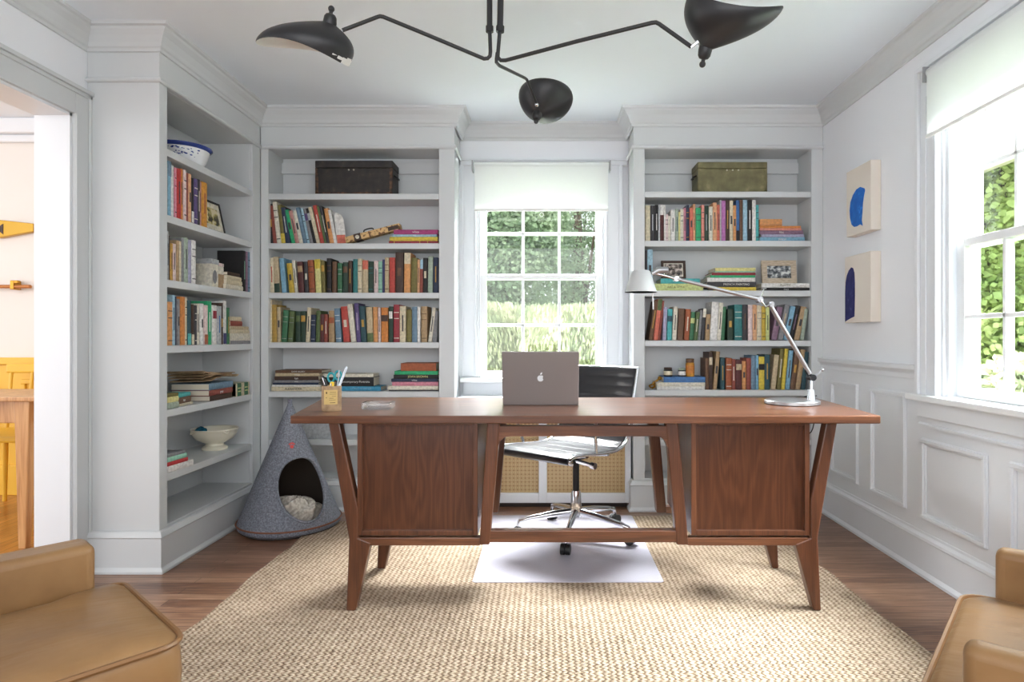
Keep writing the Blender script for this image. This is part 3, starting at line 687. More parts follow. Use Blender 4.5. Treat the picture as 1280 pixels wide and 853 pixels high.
chair_part(MB().tube([(-.238, .06, .442), (-.1, .05, .425), (.1, .05, .425), (.238, .06, .442)], .011, 10).tube([(-.238, -.12, .455), (-.1, -.05, .425), (.1, -.05, .425), (.238, -.12, .455)], .009, 10), 'cross_bar', CHROME)
chair_part(MB().box(-.05, .05, -.09, .12, .385, .42).tube([(-.05, .0, .40), (-.20, .03, .395)], .006, 8).tube([(0, .10, .40), (0, .2, .43)], .014, 10), 'tilt_mechanism', DARK, True, .006)
chair_part(MB().tube([(.10, -.02, .40), (.20, -.02, .39)], .011, 10).tube([(.19, -.02, .39), (.215, -.02, .388)], .017, 14), 'tilt_knob', CHROME)
MB().tube([(0, 0, .20), (0, 0, .39)], .017, 16).build('gas_column', DARK, oc, 0, True)
MB().lathe([(.018, .09), (.032, .095), (.035, .12), (.028, .17), (.026, .225), (.022, .235)], (0, 0, 0), 24).build('column_sleeve', CHROME, oc, 0, True)
a0 = math.atan2(-.30, -.064)
for k in range(5):
    q = a0+2*math.pi*k/5; d = Vector((math.cos(q), math.sin(q), 0))
    m = MB().tube([d*.02+Vector((0, 0, .125)), d*.12+Vector((0, 0, .115)), d*.25+Vector((0, 0, .094)), d*.295+Vector((0, 0, .082)), d*.305+Vector((0, 0, .055))], [.019, .017, .013, .011, .009], 10)
    lg = m.build('base_leg', CHROME, oc, 0, True)
    e = d*.305; sd = Vector((-d.y, d.x, 0))
    cs = MB().tube([e+sd*.003+Vector((0, 0, .026)), e+sd*.023+Vector((0, 0, .026))], .026, 18).tube([e-sd*.003+Vector((0, 0, .026)), e-sd*.023+Vector((0, 0, .026))], .026, 18).tube([e+Vector((0, 0, .03)), e+Vector((0, 0, .058))], .008, 8)
    cs.build('castor', mat('castor_black', (20, 20, 20), .4) if k == 0 else bpy.data.materials['castor_black'], lg, 0, True)

# ------------------------------------------------------------------ ceiling light with three arms
CY = 2.1
cl = tag(empty('ceiling_light', ((619-VX)*CY/F, CY, ZC)), 'black three-armed ceiling light with hooded shades', 'ceiling light')
def CLp(m, name, mt, par=None, smooth=True, bevel=0):
    o = m.build(name, mt, par or cl, bevel, smooth); o.matrix_parent_inverse = Matrix.Translation(cl.location).inverted() if par is None else Matrix(); return o
CLp(MB().lathe([(.001, 0), (.06, 0), (.062, -.012), (.05, -.03), (.001, -.032)], (cl.location.x, CY, ZC), 32), 'canopy', BLACKM)
def cpt(x, y, Y=CY): return at(x, y, Y)
def shade(name_loc, n, u, a_=.145, b_=.115, h=.12, off=.45, pw=2.3):
    # rim long axis u, apex direction n (both world vectors)
    n = Vector(n).normalized(); u = Vector(u); u = (u-n*u.dot(n)).normalized(); v = n.cross(u)
    c = Vector(name_loc); vs = []; K = 14; M = 40
    for side in (0, 1):
        for i in range(K+1):
            t = i/K                                  # 0 rim .. 1 apex
            rr = (1-t**pw) if t < 1 else .0
            rr = max(rr, .02); hh = h*(t**1.05)
            th = .004*side
            for j in range(M):
                q = 2*math.pi*j/M
                sad = .10*a_*math.cos(2*q)*(1-t)
                p = c+u*(a_*rr*math.cos(q)*(1-th/.1*.2)+off*a_*(t**1.3))+v*(b_*rr*math.sin(q)*(1-th/.1*.2))+n*(hh-th-sad)
                vs.append(p)
    fs = []
    for side in (0, 1):
        o_ = side*(K+1)*M
        fs += [(o_+i*M+j, o_+i*M+(j+1) % M, o_+(i+1)*M+(j+1) % M, o_+(i+1)*M+j) for i in range(K) for j in range(M)]
        fs.append(tuple(o_+K*M+j for j in range(M)))
    fs += [(j, (j+1) % M, (K+1)*M+(j+1) % M, (K+1)*M+j) for j in range(M)]
    mb = MB(); mb.add(vs, fs); me = mb.build('shade', BLACKM, None, 0, True); me.parent = cl; me.matrix_parent_inverse = Matrix.Translation(cl.location).inverted()
    me.data.materials.append(mat('shade_white_inside', (225, 225, 222), .5) if 'shade_white_inside' not in bpy.data.materials else bpy.data.materials['shade_white_inside'])
    for k_, p in enumerate(me.data.polygons):
        if min(p.vertices) >= (K+1)*M: p.material_index = 1
    apex = c+u*off*a_+n*h
    kb_ = MB().tube([apex-n*.022, apex-n*.004, apex+n*.012, apex+n*.020, apex+n*.023], [.020, .021, .019, .014, .006], 18).tube([apex+n*.022, apex+n*.030], .006, 8).ball(apex+n*.036, .0100)
    CLp(kb_, 'shade_knob', BLACKM)
    bl = MB().ball(c+u*off*a_*.7+n*.035, .03); CLp(bl, 'bulb', mat('amber_bulb', (226, 190, 130), .1, 0, Transmission_Weight=.6) if 'amber_bulb' not in bpy.data.materials else bpy.data.materials['amber_bulb'])
    return apex, n, u
CLp(MB().tube([Vector((cpt(612, 0).x, CY, ZC-.02)), cpt(612, 36)], .0095, 12).tube([cpt(612, 33), cpt(612, 40)], .013, 12), 'stem', BLACKM)
CLp(MB().tube([Vector((cpt(627.5, 0).x, CY, ZC-.02)), cpt(625, 36)], .0105, 12).tube([cpt(625.3, 33), cpt(625, 40)], .014, 12), 'stem', BLACKM)
r_ = .0065
YLs, YRs, YCs = 2.0, 1.88, 2.72
armL = [cpt(612, 36), cpt(613, 64), cpt(612.5, 70), cpt(609.5, 73), cpt(605, 73.5), cpt(540, 46, 2.06), cpt(479, 21, 2.03), cpt(475, 20.3, 2.03), cpt(471, 21.5, 2.03), cpt(428, 38, 2.01)]
CLp(MB().tube(armL, r_, 10), 'arm', BLACKM)
armR = [cpt(625, 36), cpt(622.5, 66), cpt(622.5, 72), cpt(626, 75.5), cpt(632, 75.5), cpt(720, 52, 1.98), cpt(815, 28.5, 1.92), cpt(820, 28, 1.92), cpt(824, 30, 1.92), cpt(864, 58.5, 1.90)]
CLp(MB().tube(armR, r_, 10), 'arm', BLACKM)
armC = [cpt(621.5, 66), cpt(620.5, 74), cpt(620.5, 78, 2.1), cpt(624, 82, 2.13), cpt(656, 97.5, 2.5), cpt(658.5, 99.5, 2.52), cpt(671, 130, 2.60)]
CLp(MB().tube(armC, .0058, 10), 'arm', BLACKM)
shade(cpt(380, 62, YLs), (.22, -.28, .93), (1, 0, -.26), .146, .118, .100, .50, 2.6)
CLp(MB().tube([cpt(428, 38, 2.01), cpt(418, 43, 2.0)], .006, 8), 'swivel', CHROME)
shade(cpt(917, 10, YRs), (-.12, .34, -.92), (-1, .05, .10), .143, .118, .128, .42, 2.1)
CLp(MB().tube([cpt(864, 59, 1.90), cpt(873, 52, 1.89)], .006, 8), 'swivel', CHROME)
shade(cpt(682, 124, YCs), (-.10, -.50, -.86), (-1, .1, .12), .119, .114, .108, .22, 1.8)
CLp(MB().ball(cpt(671, 131, 2.60), .009), 'swivel', CHROME)

# ------------------------------------------------------------------ cat cave
CXY = (-1.425, 3.468)
cc = tag(empty('pet_cave', (CXY[0], CXY[1], 0)), 'grey felt cone shaped pet bed with round opening on the floor by bookcase', 'pet bed')
RB, HT = .272, .705
def cone_r(z):
    if z < .035: return RB*(.90+.10*math.sin(min(1, z/.035)*math.pi/2))
    return max(.012, RB*(1-(z-.035)/(HT-.03)) )
fa = math.atan2(0-CXY[1], (.10)-CXY[0])+R(21)        # opening direction
oz, oh, ow = .240, .158, .134
m = MB(); M = 96; K = 70; zs = [HT*i/K for i in range(K+1)]
grid = [[None]*M for _ in zs]
vs = []
for i, z in enumerate(zs):
    for j in range(M):
        q = 2*math.pi*j/M; r = cone_r(z)*(1+.006*math.sin(3*q+z*9))
        vs.append((r*math.cos(q), r*math.sin(q), z))
def inside(i, j):
    z = HT*(i+.5)/K; q = 2*math.pi*(j+.5)/M; d = (q-fa+math.pi) % (2*math.pi)-math.pi
    if abs(d) > 1.2: return False
    x = d*cone_r(z); return (x/ow)**2+((z-oz)/oh)**2*(1+.3*(z > oz)*0) < 1
fs = [(i*M+j, i*M+(j+1) % M, (i+1)*M+(j+1) % M, (i+1)*M+j) for i in range(K) for j in range(M) if not inside(i, j)]
# snap the hole's edge vertices onto the oval
bset = {}
holes = {(i, j) for i in range(K) for j in range(M) if inside(i, j)}
for (i, j) in holes:
    for a_, b_ in ((i, j), (i, (j+1) % M), (i+1, j), (i+1, (j+1) % M)):
        cells = [(a_-1, (b_-1) % M), (a_-1, b_), (a_, (b_-1) % M), (a_, b_)]
        if any(c_ not in holes for c_ in cells):
            z = HT*a_/K; q = 2*math.pi*b_/M; d = (q-fa+math.pi) % (2*math.pi)-math.pi; x = d*cone_r(z)
            ang = math.atan2((z-oz)/oh, x/ow); z2 = oz+oh*math.sin(ang); x2 = ow*math.cos(ang); r = cone_r(z2); q2 = fa+x2/r
            vs[a_*M+b_] = (r*math.cos(q2), r*math.sin(q2), z2)
m.add(vs, fs)
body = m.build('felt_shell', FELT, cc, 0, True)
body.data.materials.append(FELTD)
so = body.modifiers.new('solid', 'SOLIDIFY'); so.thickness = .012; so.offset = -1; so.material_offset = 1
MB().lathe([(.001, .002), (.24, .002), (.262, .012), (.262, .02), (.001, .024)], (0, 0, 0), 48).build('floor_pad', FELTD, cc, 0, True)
MB().tube([(1.012*cone_r(.045)*math.cos(2*math.pi*k/72), 1.012*cone_r(.045)*math.sin(2*math.pi*k/72), .045) for k in range(73)], .0045, 6).build('zip_band', mat('rust_band', (132, 84, 62), .8), cc, 0, True)
pts = []
for k in range(49):
    q = 2*math.pi*k/48; z = oz+(oh+.004)*math.sin(q); x = (ow+.004)*math.cos(q); r = cone_r(z)+.002; pts.append((r*math.cos(fa+x/r), r*math.sin(fa+x/r), z))
MB().tube(pts, .007, 8).build('opening_rim', FELT, cc, 0, True)
zt = .462; r = cone_r(zt)+.004; am = fa-.30
Mt = Matrix.Translation((r*math.cos(am), r*math.sin(am), zt)) @ Matrix.Rotation(am+math.pi/2, 4, 'Z') @ Matrix.Rotation(R(90)-math.atan2(RB, HT), 4, 'X')
lg = MB()
for (x, y, rr) in ((0, -.004, .010), (-.011, .010, .0048), (-.004, .015, .0048), (.004, .015, .0048), (.011, .010, .0048)):
    lg.add([(x+rr*math.cos(2*math.pi*k/10), y+rr*math.sin(2*math.pi*k/10), .001) for k in range(10)], [tuple(range(10))])
o = lg.build('paw_mark', mat('red_print', (206, 78, 74), .7), cc); o.matrix_local = Mt
# crumpled blanket inside
def lump(name, label, cat, c, rx, ry, rz, mt, amp, seed, parent=None):
    rnd = random.Random(seed); ph = [(rnd.uniform(2, 7), rnd.uniform(2, 7), rnd.uniform(0, 6)) for _ in range(7)]
    mb = MB(); K_, M_ = 20, 40; vs = []
    for i in range(K_+1):
        a_ = math.pi*i/K_
        for j in range(M_):
            q = 2*math.pi*j/M_; n_ = sum(math.sin(p[0]*math.cos(q)*math.sin(a_)*1.4+p[1]*math.cos(a_)+p[2]+p[0]*math.sin(q)) for p in ph)/7
            k_ = 1+amp*n_*2; vs.append((rx*math.sin(a_)*math.cos(q)*k_, ry*math.sin(a_)*math.sin(q)*k_, max(0, rz*(1-math.cos(a_))/1*k_ if i > K_*.5 else rz*.5*(1-math.cos(a_)))))
    mb.add(vs, [(i*M_+j, i*M_+(j+1) % M_, (i+1)*M_+(j+1) % M_, (i+1)*M_+j) for i in range(K_) for j in range(M_)])
    o = mb.build(name, mt, parent, 0, True, loc=c); 
    if label: tag(o, label, cat)
    return o
CREAM = noisy('cream_fleece', [(.4, (176, 168, 156)), (.6, (214, 208, 198))], 60, 5, .95, .4, .006)
fd = Vector((math.cos(fa), math.sin(fa), 0))
lump('blanket', 'crumpled cream blanket lying inside the grey felt pet bed', 'blanket', (CXY[0]+fd.x*.085, CXY[1]+fd.y*.085, .025), .125, .115, .075, CREAM, .22, 3)

# ------------------------------------------------------------------ armchairs
def ring_slab(outline, z0, z1, dome=.02, rnd=.03):
    n = len(outline); cx_ = sum(p[0] for p in outline)/n; cy_ = sum(p[1] for p in outline)/n; m = MB(); vs = []
    size = max(math.hypot(p[0]-cx_, p[1]-cy_) for p in outline)
    rings = [(.93, z0)] + [(1-rnd/size*(1-math.sin(R(a))), z0+rnd*(1-math.cos(R(a)))) for a in (30, 60, 90)][:0]
    rings += [(1-rnd/size*.5, z0+.004), (1, z0+rnd), (1.01, (z0+z1)/2), (1, z1-rnd), (1-rnd/size*.3, z1-rnd*.3), (1-rnd/size, z1)]
    for t in (.85, .7, .5, .3, .12, .01): rings.append((t*(1-rnd/size), z1+dome*(1-t*t)))
    for s_, z in rings: vs += [(cx_+(p[0]-cx_)*s_, cy_+(p[1]-cy_)*s_, z) for p in outline]
    k = len(rings)
    m.add(vs, [(i*n+j, i*n+(j+1) % n, (i+1)*n+(j+1) % n, (i+1)*n+j) for i in range(k-1) for j in range(n)]+[tuple(range(n)), tuple(range((k-1)*n, k*n))])
    return m
def roundpoly(P, r, n=5):
    out = []
    for i, p in enumerate(P):
        a_ = Vector(P[i-1])-Vector(p); b_ = Vector(P[(i+1) % len(P)])-Vector(p); p = Vector(p)
        rr = min(r, a_.length*.45, b_.length*.45); p0 = p+a_.normalized()*rr; p2 = p+b_.normalized()*rr
        for k in range(n+1):
            t = k/n; q = p0*(1-t)**2+p*2*t*(1-t)+p2*t*t; out.append((q.x, q.y))
    dense_ = []
    for i in range(len(out)):
        a_, b_ = Vector(out[i]), Vector(out[(i+1) % len(out)]); c = max(1, int((b_-a_).length/.03))
        for k in range(c): q = a_.lerp(b_, k/c); dense_.append((q.x, q.y))
    return dense_
def softbox(x0, x1, y0, y1, z0, z1, b=.025):
    return MB().box(x0, x1, y0, y1, z0, z1)
def armchair(loc, ang, sw, la, ra, label):
    # local: x to the sitter's right... +y forward, origin under the middle of the cushion's front edge
    t = tag(empty('armchair', (loc[0], loc[1], .0115), ang), label, 'armchair', 'tan leather armchairs')
    h = sw/2; aw = .095 if ra == 2 else .052
    ear = .055
    P = [(-h+.0, 0), (h, 0), (h, -.62), (-h, -.62)]
    if la: P = [(-h-.03, 0)]+P[1:2]+P[2:]+[(-h, -ear-.02), (-h-.03, -ear-.02)]
    Q = roundpoly(P, .055)
    cush = ring_slab(Q, .315, .462, .022, .03).build('seat_cushion', LEATH, t, 0, True)
    MB().tube([(x, y, .452) for x, y in Q]+[(Q[0][0], Q[0][1], .452)], .0055, 6).build('piping', PIPE, cush, 0, True)
    MB().box(-h-aw*(1 if la else 0), h+aw*(1 if ra else 0), -.70, -.05, .12, .312).build('seat_base', LEATH, t, .03, True, seg=4)
    for s_, on, y1 in ((-1, la, -.06), (1, ra, -.06 if ra == 1 else -.44)):
        if on:
            a_ = MB().box(s_*h, s_*(h+aw), -.74, y1, .13, .565).build('arm', LEATH, t, .019, True, seg=5)
    MB().box(-h-.05, h+.05, -.80, -.62, .13, .80).build('backrest', LEATH, t, .04, True, seg=5)
    for x in (-h+.03, h-.03):
        for y in (-.12, -.72): MB().tube([(x, y, 0), (x, y, .125)], [.012, .018], 12).build('leg', DARK, t, 0, True)
    return t
# left chair: cushion's right front corner stands at (-.709,1.21), facing away from the camera towards the desk
def place(corner, ang, sw, side):
    f = Vector((-math.sin(ang), math.cos(ang))); r = Vector((math.cos(ang), math.sin(ang)))
    c = Vector(corner)-r*(sw/2)*side
    return (c.x, c.y, 0)
angL = R(-42)
armchair(place((-.692, 1.205), angL, .40, 1), angL, .40, 1, 2, 'tan leather armchair at the lower left, beside the doorway')
angR = R(50)
armchair(place((.6265, 1.04), angR, .51, -1), angR, .51, 1, 1, 'tan leather armchair at the lower right, in front of the white panelled wall')

# ------------------------------------------------------------------ wall art
def canvas(label, z0, z1, y0, y1, kind):
    t = tag(empty('canvas', (XR, (y0+y1)/2, z0)), label, 'painting', 'small canvases on the right wall')
    h = z1-z0; w_ = (y1-y0)/2
    MB().box(-.052, 0, -w_, w_, 0, h).build('canvas_body', mat('raw_canvas', (226, 217, 205), .85) if 'raw_canvas' not in bpy.data.materials else bpy.data.materials['raw_canvas'], t, .003)
    P = []
    if kind == 0:
        P = [(.83, .60), (.80, .63), (.62, .68), (.45, .67), (.3, .61), (.19, .52), (.15, .40), (.17, .28), (.24, .17), (.36, .12), (.50, .115), (.62, .13), (.73, .09), (.69, .18), (.72, .3), (.74, .42), (.78, .52)]
        P = [(x*.95, y) for x, y in P]
        c = (22, 104, 190)
    else:
        P = [(.02, .02), (.02, .2), (.02, .45), (.04, .62), (.09, .72), (.17, .79), (.27, .83), (.35, .81), (.40, .74), (.42, .6), (.42, .4), (.41, .2), (.40, .09), (.30, .075), (.16, .05)]
        c = (44, 46, 104)
    v = [(-.0527, w_-x*2*w_, y*h) for x, y in P]
    mb = MB().add(v, [tuple(range(len(v)))])
    mb.build('painted_shape', noisy('paint_%d' % kind, [(.35, tuple(max(0, q-14) for q in c)), (.62, c), (.74, tuple(min(255, q+50) for q in c))], 30, 5, .8), t)
canvas('small pale canvas with a bright blue shape, the upper one on right wall', 1.590, 1.941, 3.122, 3.376, 0)
canvas('small pale canvas with a dark indigo shape, hung below the bright blue one', 1.128, 1.484, 3.122, 3.395, 1)

# ------------------------------------------------------------------ books
COLS = dict(black='1e1d1f', charcoal='3c3b40', grey='8a8a8c', silver='b4b8ba', white='e8e6e0', ivory='e2dcc8', cream='dccfac', beige='c8b48e', tan='b4946a', brown='6e4c34', umber='4a3428',
  rust='a8552e', brick='984638', maroon='5c2a2a', crimson='a02c38', red='c8463a', scarlet='cc3030', coral='dc6c54', salmon='e08c7c', peach='e4a878', apricot='e09a58', orange='dc8434', amber='d8932c', gold='cc9a3c', ochre='b8923c', mustard='d0ae34',
  yellow='e0c43c', lemon='e4dc8c', lime='ccd688', olive='7c7236', moss='5c7040', green='3a7850', emerald='28b070', forest='284434', sage='a4b4a0', mint='8cc4ac', teal='2c7c7c', petrol='28505a', turquoise='48b4b4', cyan='3498c0', azure='7cb0cc', sky='9cc4d8', blue='3c70ac', steel='6c8ca4', navy='263452', indigo='3c3c70', purple='5c4a80', mauve='8c6c84', lavender='a8a4c0', lilac='c0b0cc', orchid='bc70b4', magenta='b03878', pink='d88498', rose='c88c84', blush='e4ccc8')
BM = {}
def soft(h):
    c = [int(h[i:i+2], 16) for i in (0, 2, 4)]; g = sum(c)/3
    return ''.join('%02x' % int(min(255, (v*.88+g*.12)*.97)) for v in c)
COLS = {k_: soft(v_) for k_, v_ in COLS.items()}
def bm_(c):
    if c not in BM: BM[c] = noisy('cloth_'+c, [(.35, tuple(max(0, int(int(COLS[c][i:i+2], 16)*.9)) for i in (0, 2, 4))), (.65, tuple(min(255, int(int(COLS[c][i:i+2], 16)*1.06)) for i in (0, 2, 4)))], 60, 3, .62)
    return BM[c]
ORD = ['first','second','third','fourth','fifth','sixth','seventh','eighth','ninth','tenth','eleventh','twelfth','thirteenth','fourteenth','fifteenth','sixteenth','seventeenth','eighteenth','nineteenth','twentieth'] + ['twenty-'+x for x in ('first','second','third','fourth','fifth','sixth','seventh','eighth','ninth')] + ['thirtieth']+['thirty-'+x for x in ('first','second','third','fourth','fifth','sixth','seventh','eighth','ninth')]+['fortieth']
def book_mesh(t, h, d, c, mark=None, mc=None, seed=0):
    """standing book, spine towards -y, thickness along x centred, base at z=0"""
    rnd = random.Random(seed); w_ = t/2; cv = min(.0022, t*.18)
    bulge = min(.003, t*.12)
    out = [(-w_, d), (-w_, bulge), (-w_*.6, .0008), (0, 0), (w_*.6, .0008), (w_, bulge), (w_, d), (w_-cv, d), (w_-cv, .004), (-w_+cv, .004), (-w_+cv, d)]
    m = MB(); n = len(out)
    m.add([(x, y, 0) for x, y in out]+[(x, y, h) for x, y in out], [(i, (i+1) % n, (i+1) % n+n, i+n) for i in range(n)]+[(0, 10, 9, 1), (1, 9, 8, 5, 4, 3, 2), (5, 8, 7, 6)][:0]+[(10, 0, 1, 9), (8, 5, 6, 7)]+[(9, 1, 2, 3, 4, 5, 8)]+[(n+10, n+9, n+1, n), (n+8, n+7, n+6, n+5), (n+9, n+8, n+5, n+4, n+3, n+2, n+1)])
    o = m.build('book', bm_(c))
    MB().box(-w_+cv, w_-cv, .004, d-.004, .003, h-.004).build('page_block', PAGES, o)
    def strip(z0, z1, cc_, nm='spine_label', k=.86):
        a_ = w_*k; mb = MB(); P = [(-a_, bulge*.55-.0005), (-a_*.55, .0001), (0, -.0006), (a_*.55, .0001), (a_, bulge*.55-.0005)]
        mb.add([(x, y-.0004, z0) for x, y in P]+[(x, y-.0004, z1) for x, y in P], [(i, i+1, i+6, i+5) for i in range(4)]); mb.build(nm, bm_(cc_), o)
    if mark == 'label': strip(h*.66, h*.86, mc or 'cream')
    elif mark == 'top': strip(h*.72, h*.995, mc or 'ivory', k=.99)
    elif mark == 'foot': strip(.002, h*.26, mc or 'charcoal', k=.99)
    elif mark == 'band': strip(h*.6, h*.78, mc or 'black', k=.99)
    elif mark == 'lines':
        strip(h*.78, h*.80, mc or 'gold', 'spine_lines'); strip(h*.62, h*.64, mc or 'gold', 'spine_lines'); strip(h*.1, h*.12, mc or 'gold', 'spine_lines')
    elif mark == 'title': strip(h*.3, h*.75, mc or 'charcoal', 'spine_title', .28)
    elif mark == 'block': strip(h*.42, h*.62, mc or 'ivory', 'spine_title', .5)
    return o
def size_word(t, h, tm, hm):
    a_ = 'slim' if t < .017 else ('thick' if t > .037 else '')
    b_ = 'tall' if h > hm*1.07 else ('short' if h < hm*.93 else '')
    return (b_+' '+a_).strip() if a_ or b_ else ''
PLAIN = dict(umber='dark-brown', petrol='dark-teal', azure='light-blue', sky='pale-blue', steel='grey-blue', forest='dark-green', moss='moss-green', emerald='bright-green', sage='grey-green', apricot='light-orange', rose='dusty-pink', blush='pale-pink', rust='rust-orange', brick='brick-red', orchid='pink-purple', scarlet='bright-red', silver='light-grey', lime='pale-lime')
def plain(t_): return ' '.join(PLAIN.get(w_.strip(','), w_.strip(','))+(',' if w_.endswith(',') else '') for w_ in t_.split())
PENDING = []
def row(rows, where, group, conv, ybot_z, facing, depth=.15):
    """rows: (x0,x1,ytop,colour,lean,mark,markcolour)"""
    L_ = []
    for r in rows:
        x0, x1, yt, c, lean = r[:5]; mk = r[5] if len(r) > 5 else None; mc = r[6] if len(r) > 6 else None
        L_.append((x0, x1, yt, c, lean, mk, mc))
    hs = []
    for (x0, x1, yt, c, lean, mk, mc) in L_:
        p0, p1, pt = conv(x0, yt), conv(x1, yt), conv((x0+x1)/2+lean, yt)
        hs.append(pt.z-ybot_z)
    hm = sorted(hs)[len(hs)//2]
    for i, (x0, x1, yt, c, lean, mk, mc) in enumerate(L_):
        p0, p1 = conv(x0, yt), conv(x1, yt); pt = conv((x0+x1)/2+lean, yt); pb = conv((x0+x1)/2, yt)
        wid = (p1-p0).length-.0004; h = hs[i]; dx = (pt-pb).dot((p1-p0).normalized())
        th = math.atan2(dx, h); t = wid*math.cos(th); H = (h-t*abs(math.sin(th)))/math.cos(th)
        rnd = random.Random(int(x0*100)+int(yt*7)); d = min(depth, max(.105, H*.68))
        if mk is None and t > .012 and rnd.random() < .55: mk, mc2 = rnd.choice(['lines', 'title', 'block', 'title']), None
        if mc is None: mc = 'gold' if c in ('maroon', 'forest', 'navy', 'black', 'umber', 'brown', 'petrol', 'green') else ('ivory' if c in ('charcoal', 'red', 'crimson', 'blue', 'teal', 'purple', 'olive', 'rust', 'brick', 'indigo', 'moss') else 'charcoal')
        o = book_mesh(t, H, d, c, mk, mc)
        # rest on the lower corner after leaning
        mid = (p0+p1)/2; base = Vector((mid.x, mid.y, ybot_z+.0006+abs(math.sin(th))*t/2))
        jit = rnd.uniform(0, .006)
        if facing == 'y':
            o.rotation_euler = (0, th, 0); base.y += jit
        else:
            o.rotation_euler = (Matrix.Rotation(R(90), 4, 'Z') @ Matrix.Rotation(th, 4, 'Y')).to_euler(); base.x -= jit
        o.location = base
        cl_ = L_[i-1][3] if i else None; cr_ = L_[i+1][3] if i < len(L_)-1 else None
        sw = size_word(t, H, 0, hm)
        nb = 'between %s and %s ones' % (cl_, cr_) if cl_ and cr_ else ('at the left end' if not cl_ else 'at the right end')
        PENDING.append((o, ('%s %s book %s, %s' % (sw, c, nb, where)).strip(), '%s %s book, %s from left on %s' % (sw, c, ORD[i], where), group))
def flat(stack, where, group, conv, zb, facing, depth=.17, note='', angle=0):
    """stack bottom to top: (x0,x1,thickness_px,colour,mark,text) ; built upwards from zb"""
    z = zb+.0006
    n = len(stack)
    for i, r in enumerate(stack):
        x0, x1, tp, c = r[:4]; mk = r[4] if len(r) > 4 else None; tx = r[5] if len(r) > 5 else None
        p0, p1 = conv(x0, VY), conv(x1, VY); ln = (p1-p0).length; sc_ = (p1-p0).length/(x1-x0); t = max(.006, tp*(p0.y if facing == 'y' else (p0.y+p1.y)/2)/F)-.0006
        rnd = random.Random(int(x0*31)+i); d = min(depth, ln*.75+.02)
        o = book_mesh(t, ln, d, c, mk if not tx else None, r[6] if len(r) > 6 else None)
        if tx:
            Mx = Matrix(((0, -1, 0, 0), (0, 0, -1, -.0012), (1, 0, 0, ln*(r[7] if len(r) > 7 else .5)), (0, 0, 0, 1)))
            text_mesh(tx, min(t*.78, .0185), bm_(r[6] if len(r) > 6 else 'white'), o, Mx, 'spine_title', .0003)
        mid = Vector((p0.x, p0.y, z+t/2))
        if facing == 'y': o.rotation_euler = (0, R(90), 0)
        else: o.rotation_euler = (Matrix.Rotation(R(90+angle), 4, 'Z') @ Matrix.Rotation(R(90), 4, 'Y')).to_euler(); mid.x -= abs(math.sin(R(angle)))*ln*(1 if angle > 0 else 0)
        o.location = mid
        z += t+.0006
        ab = ('topmost of the pile' if i == n-1 else ('bottom of the pile' if i == 0 else 'lying on the %s one' % stack[i-1][3]))
        sw = 'thin' if t < .013 else ('thick' if t > .04 else '')
        PENDING.append((o, ('%s %s book %s, %s, %s' % (sw, c, ab, note, where)).replace(', ,', ',').strip(), '%s %s flat book %s, %s' % (sw, c, ORD[i]+' from bottom', note+', '+where), group))
    return z
YS = 3.80
cy_ = lambda x, y: at(x, y, YS)
XS = -1.738
cx_ = lambda x, y: atx(x, y, XS)
WL = lambda s: s+' shelf of case left of window'
WR = lambda s: s+' shelf of case right of window'
WS = lambda s: s+' shelf of side-wall case'
# --- back left, second shelf
z = 1.621
row([(337.6,341.3,255,'black',-1.5),(341.4,345.6,257,'brick',-5),(345.8,351.2,252,'ivory',-6),(351.5,356.6,256,'olive',-5,'foot','yellow'),(356.8,362.8,259,'navy',-7,'title','silver'),(364,368.8,262,'emerald',-9),(369,373.6,263,'rose',-9),(373.8,378.6,263,'ivory',-9),(378.8,383.6,259,'steel',-10),(383.8,386.8,260,'sky',-9),(387,391.2,260.5,'grey',-9,'label','purple'),(391.4,395.2,260,'black',-10,'label','silver'),(395.4,399.8,258.5,'cream',-11),(400,404.8,256,'red',-10,'title','ivory'),(405,407.8,257,'moss',-10),(408,411.2,257,'charcoal',-10),(411.4,417,260,'apricot',-7.5),(417.2,420.8,262,'white',-8)], WL('second'), 'books on the second shelf, case left of window', cy_, z, 'y')
flat([(486,547.4,3.4,'crimson','lines'),(487,547,5.2,'yellow',None),(490,546,3,'sky','block','blue'),(492,547.4,6,'magenta','title','white')], WL('second'), 'books on the second shelf, case left of window', cy_, z, 'y', note='right pile')
# --- third
z = 1.321
row([(337.6,342.6,322.5,'cream',-1.2,'title','red'),(343,350,321,'beige',-2.6,'foot','forest'),(352,358,322.5,'azure',-4),(361,367.4,329,'mustard',-3.4),(368,371.8,325.5,'ivory',-4),(373,380,327,'maroon',-2.4,'label','tan'),(380.4,385.4,327,'charcoal',-1.6),(386.4,393.4,325,'rust',-2.4,'lines','umber'),(394.4,401.4,324,'lemon',-2,'top','yellow'),(402,406.4,326,'olive',-1.6,'label','gold'),(408,413.6,323,'black',0,'lines','brown'),(415,420.2,327,'brown',0),(421.4,427,329,'green',0,'lines','silver'),(428.2,434.4,328,'forest',0,'label','brown'),(435,439.6,326,'umber',0),(440.8,446.6,324,'teal',0),(447,452.2,323.5,'cream',0,'lines','brown'),(452.8,460,325.5,'beige',0,'top','coral'),(460.3,466.4,327,'forest',0,'lines','teal'),(467,472.2,326,'blush',0),(472.5,477.6,327,'mint',0,'lines','navy'),(477.9,480.4,324.6,'indigo',0),(480.8,485.8,322,'beige',0,'lines','brown'),(486.4,493.4,322,'red',0),(494,503.8,315.6,'umber',0,'block','brown'),(504.6,512.6,316,'apricot',.6,'top','cream'),(513.6,521,322.5,'olive',.6),(521.3,524.2,324.6,'peach',.4),(524.5,528.2,324.6,'brick',.4,'top','sky'),(528.5,534.3,322.5,'black',0,'block','cream'),(534.6,540.6,320.7,'sage',.6),(541.2,547.4,322,'navy',0)], WL('third'), 'books on the third shelf, case left of window', cy_, z, 'y')
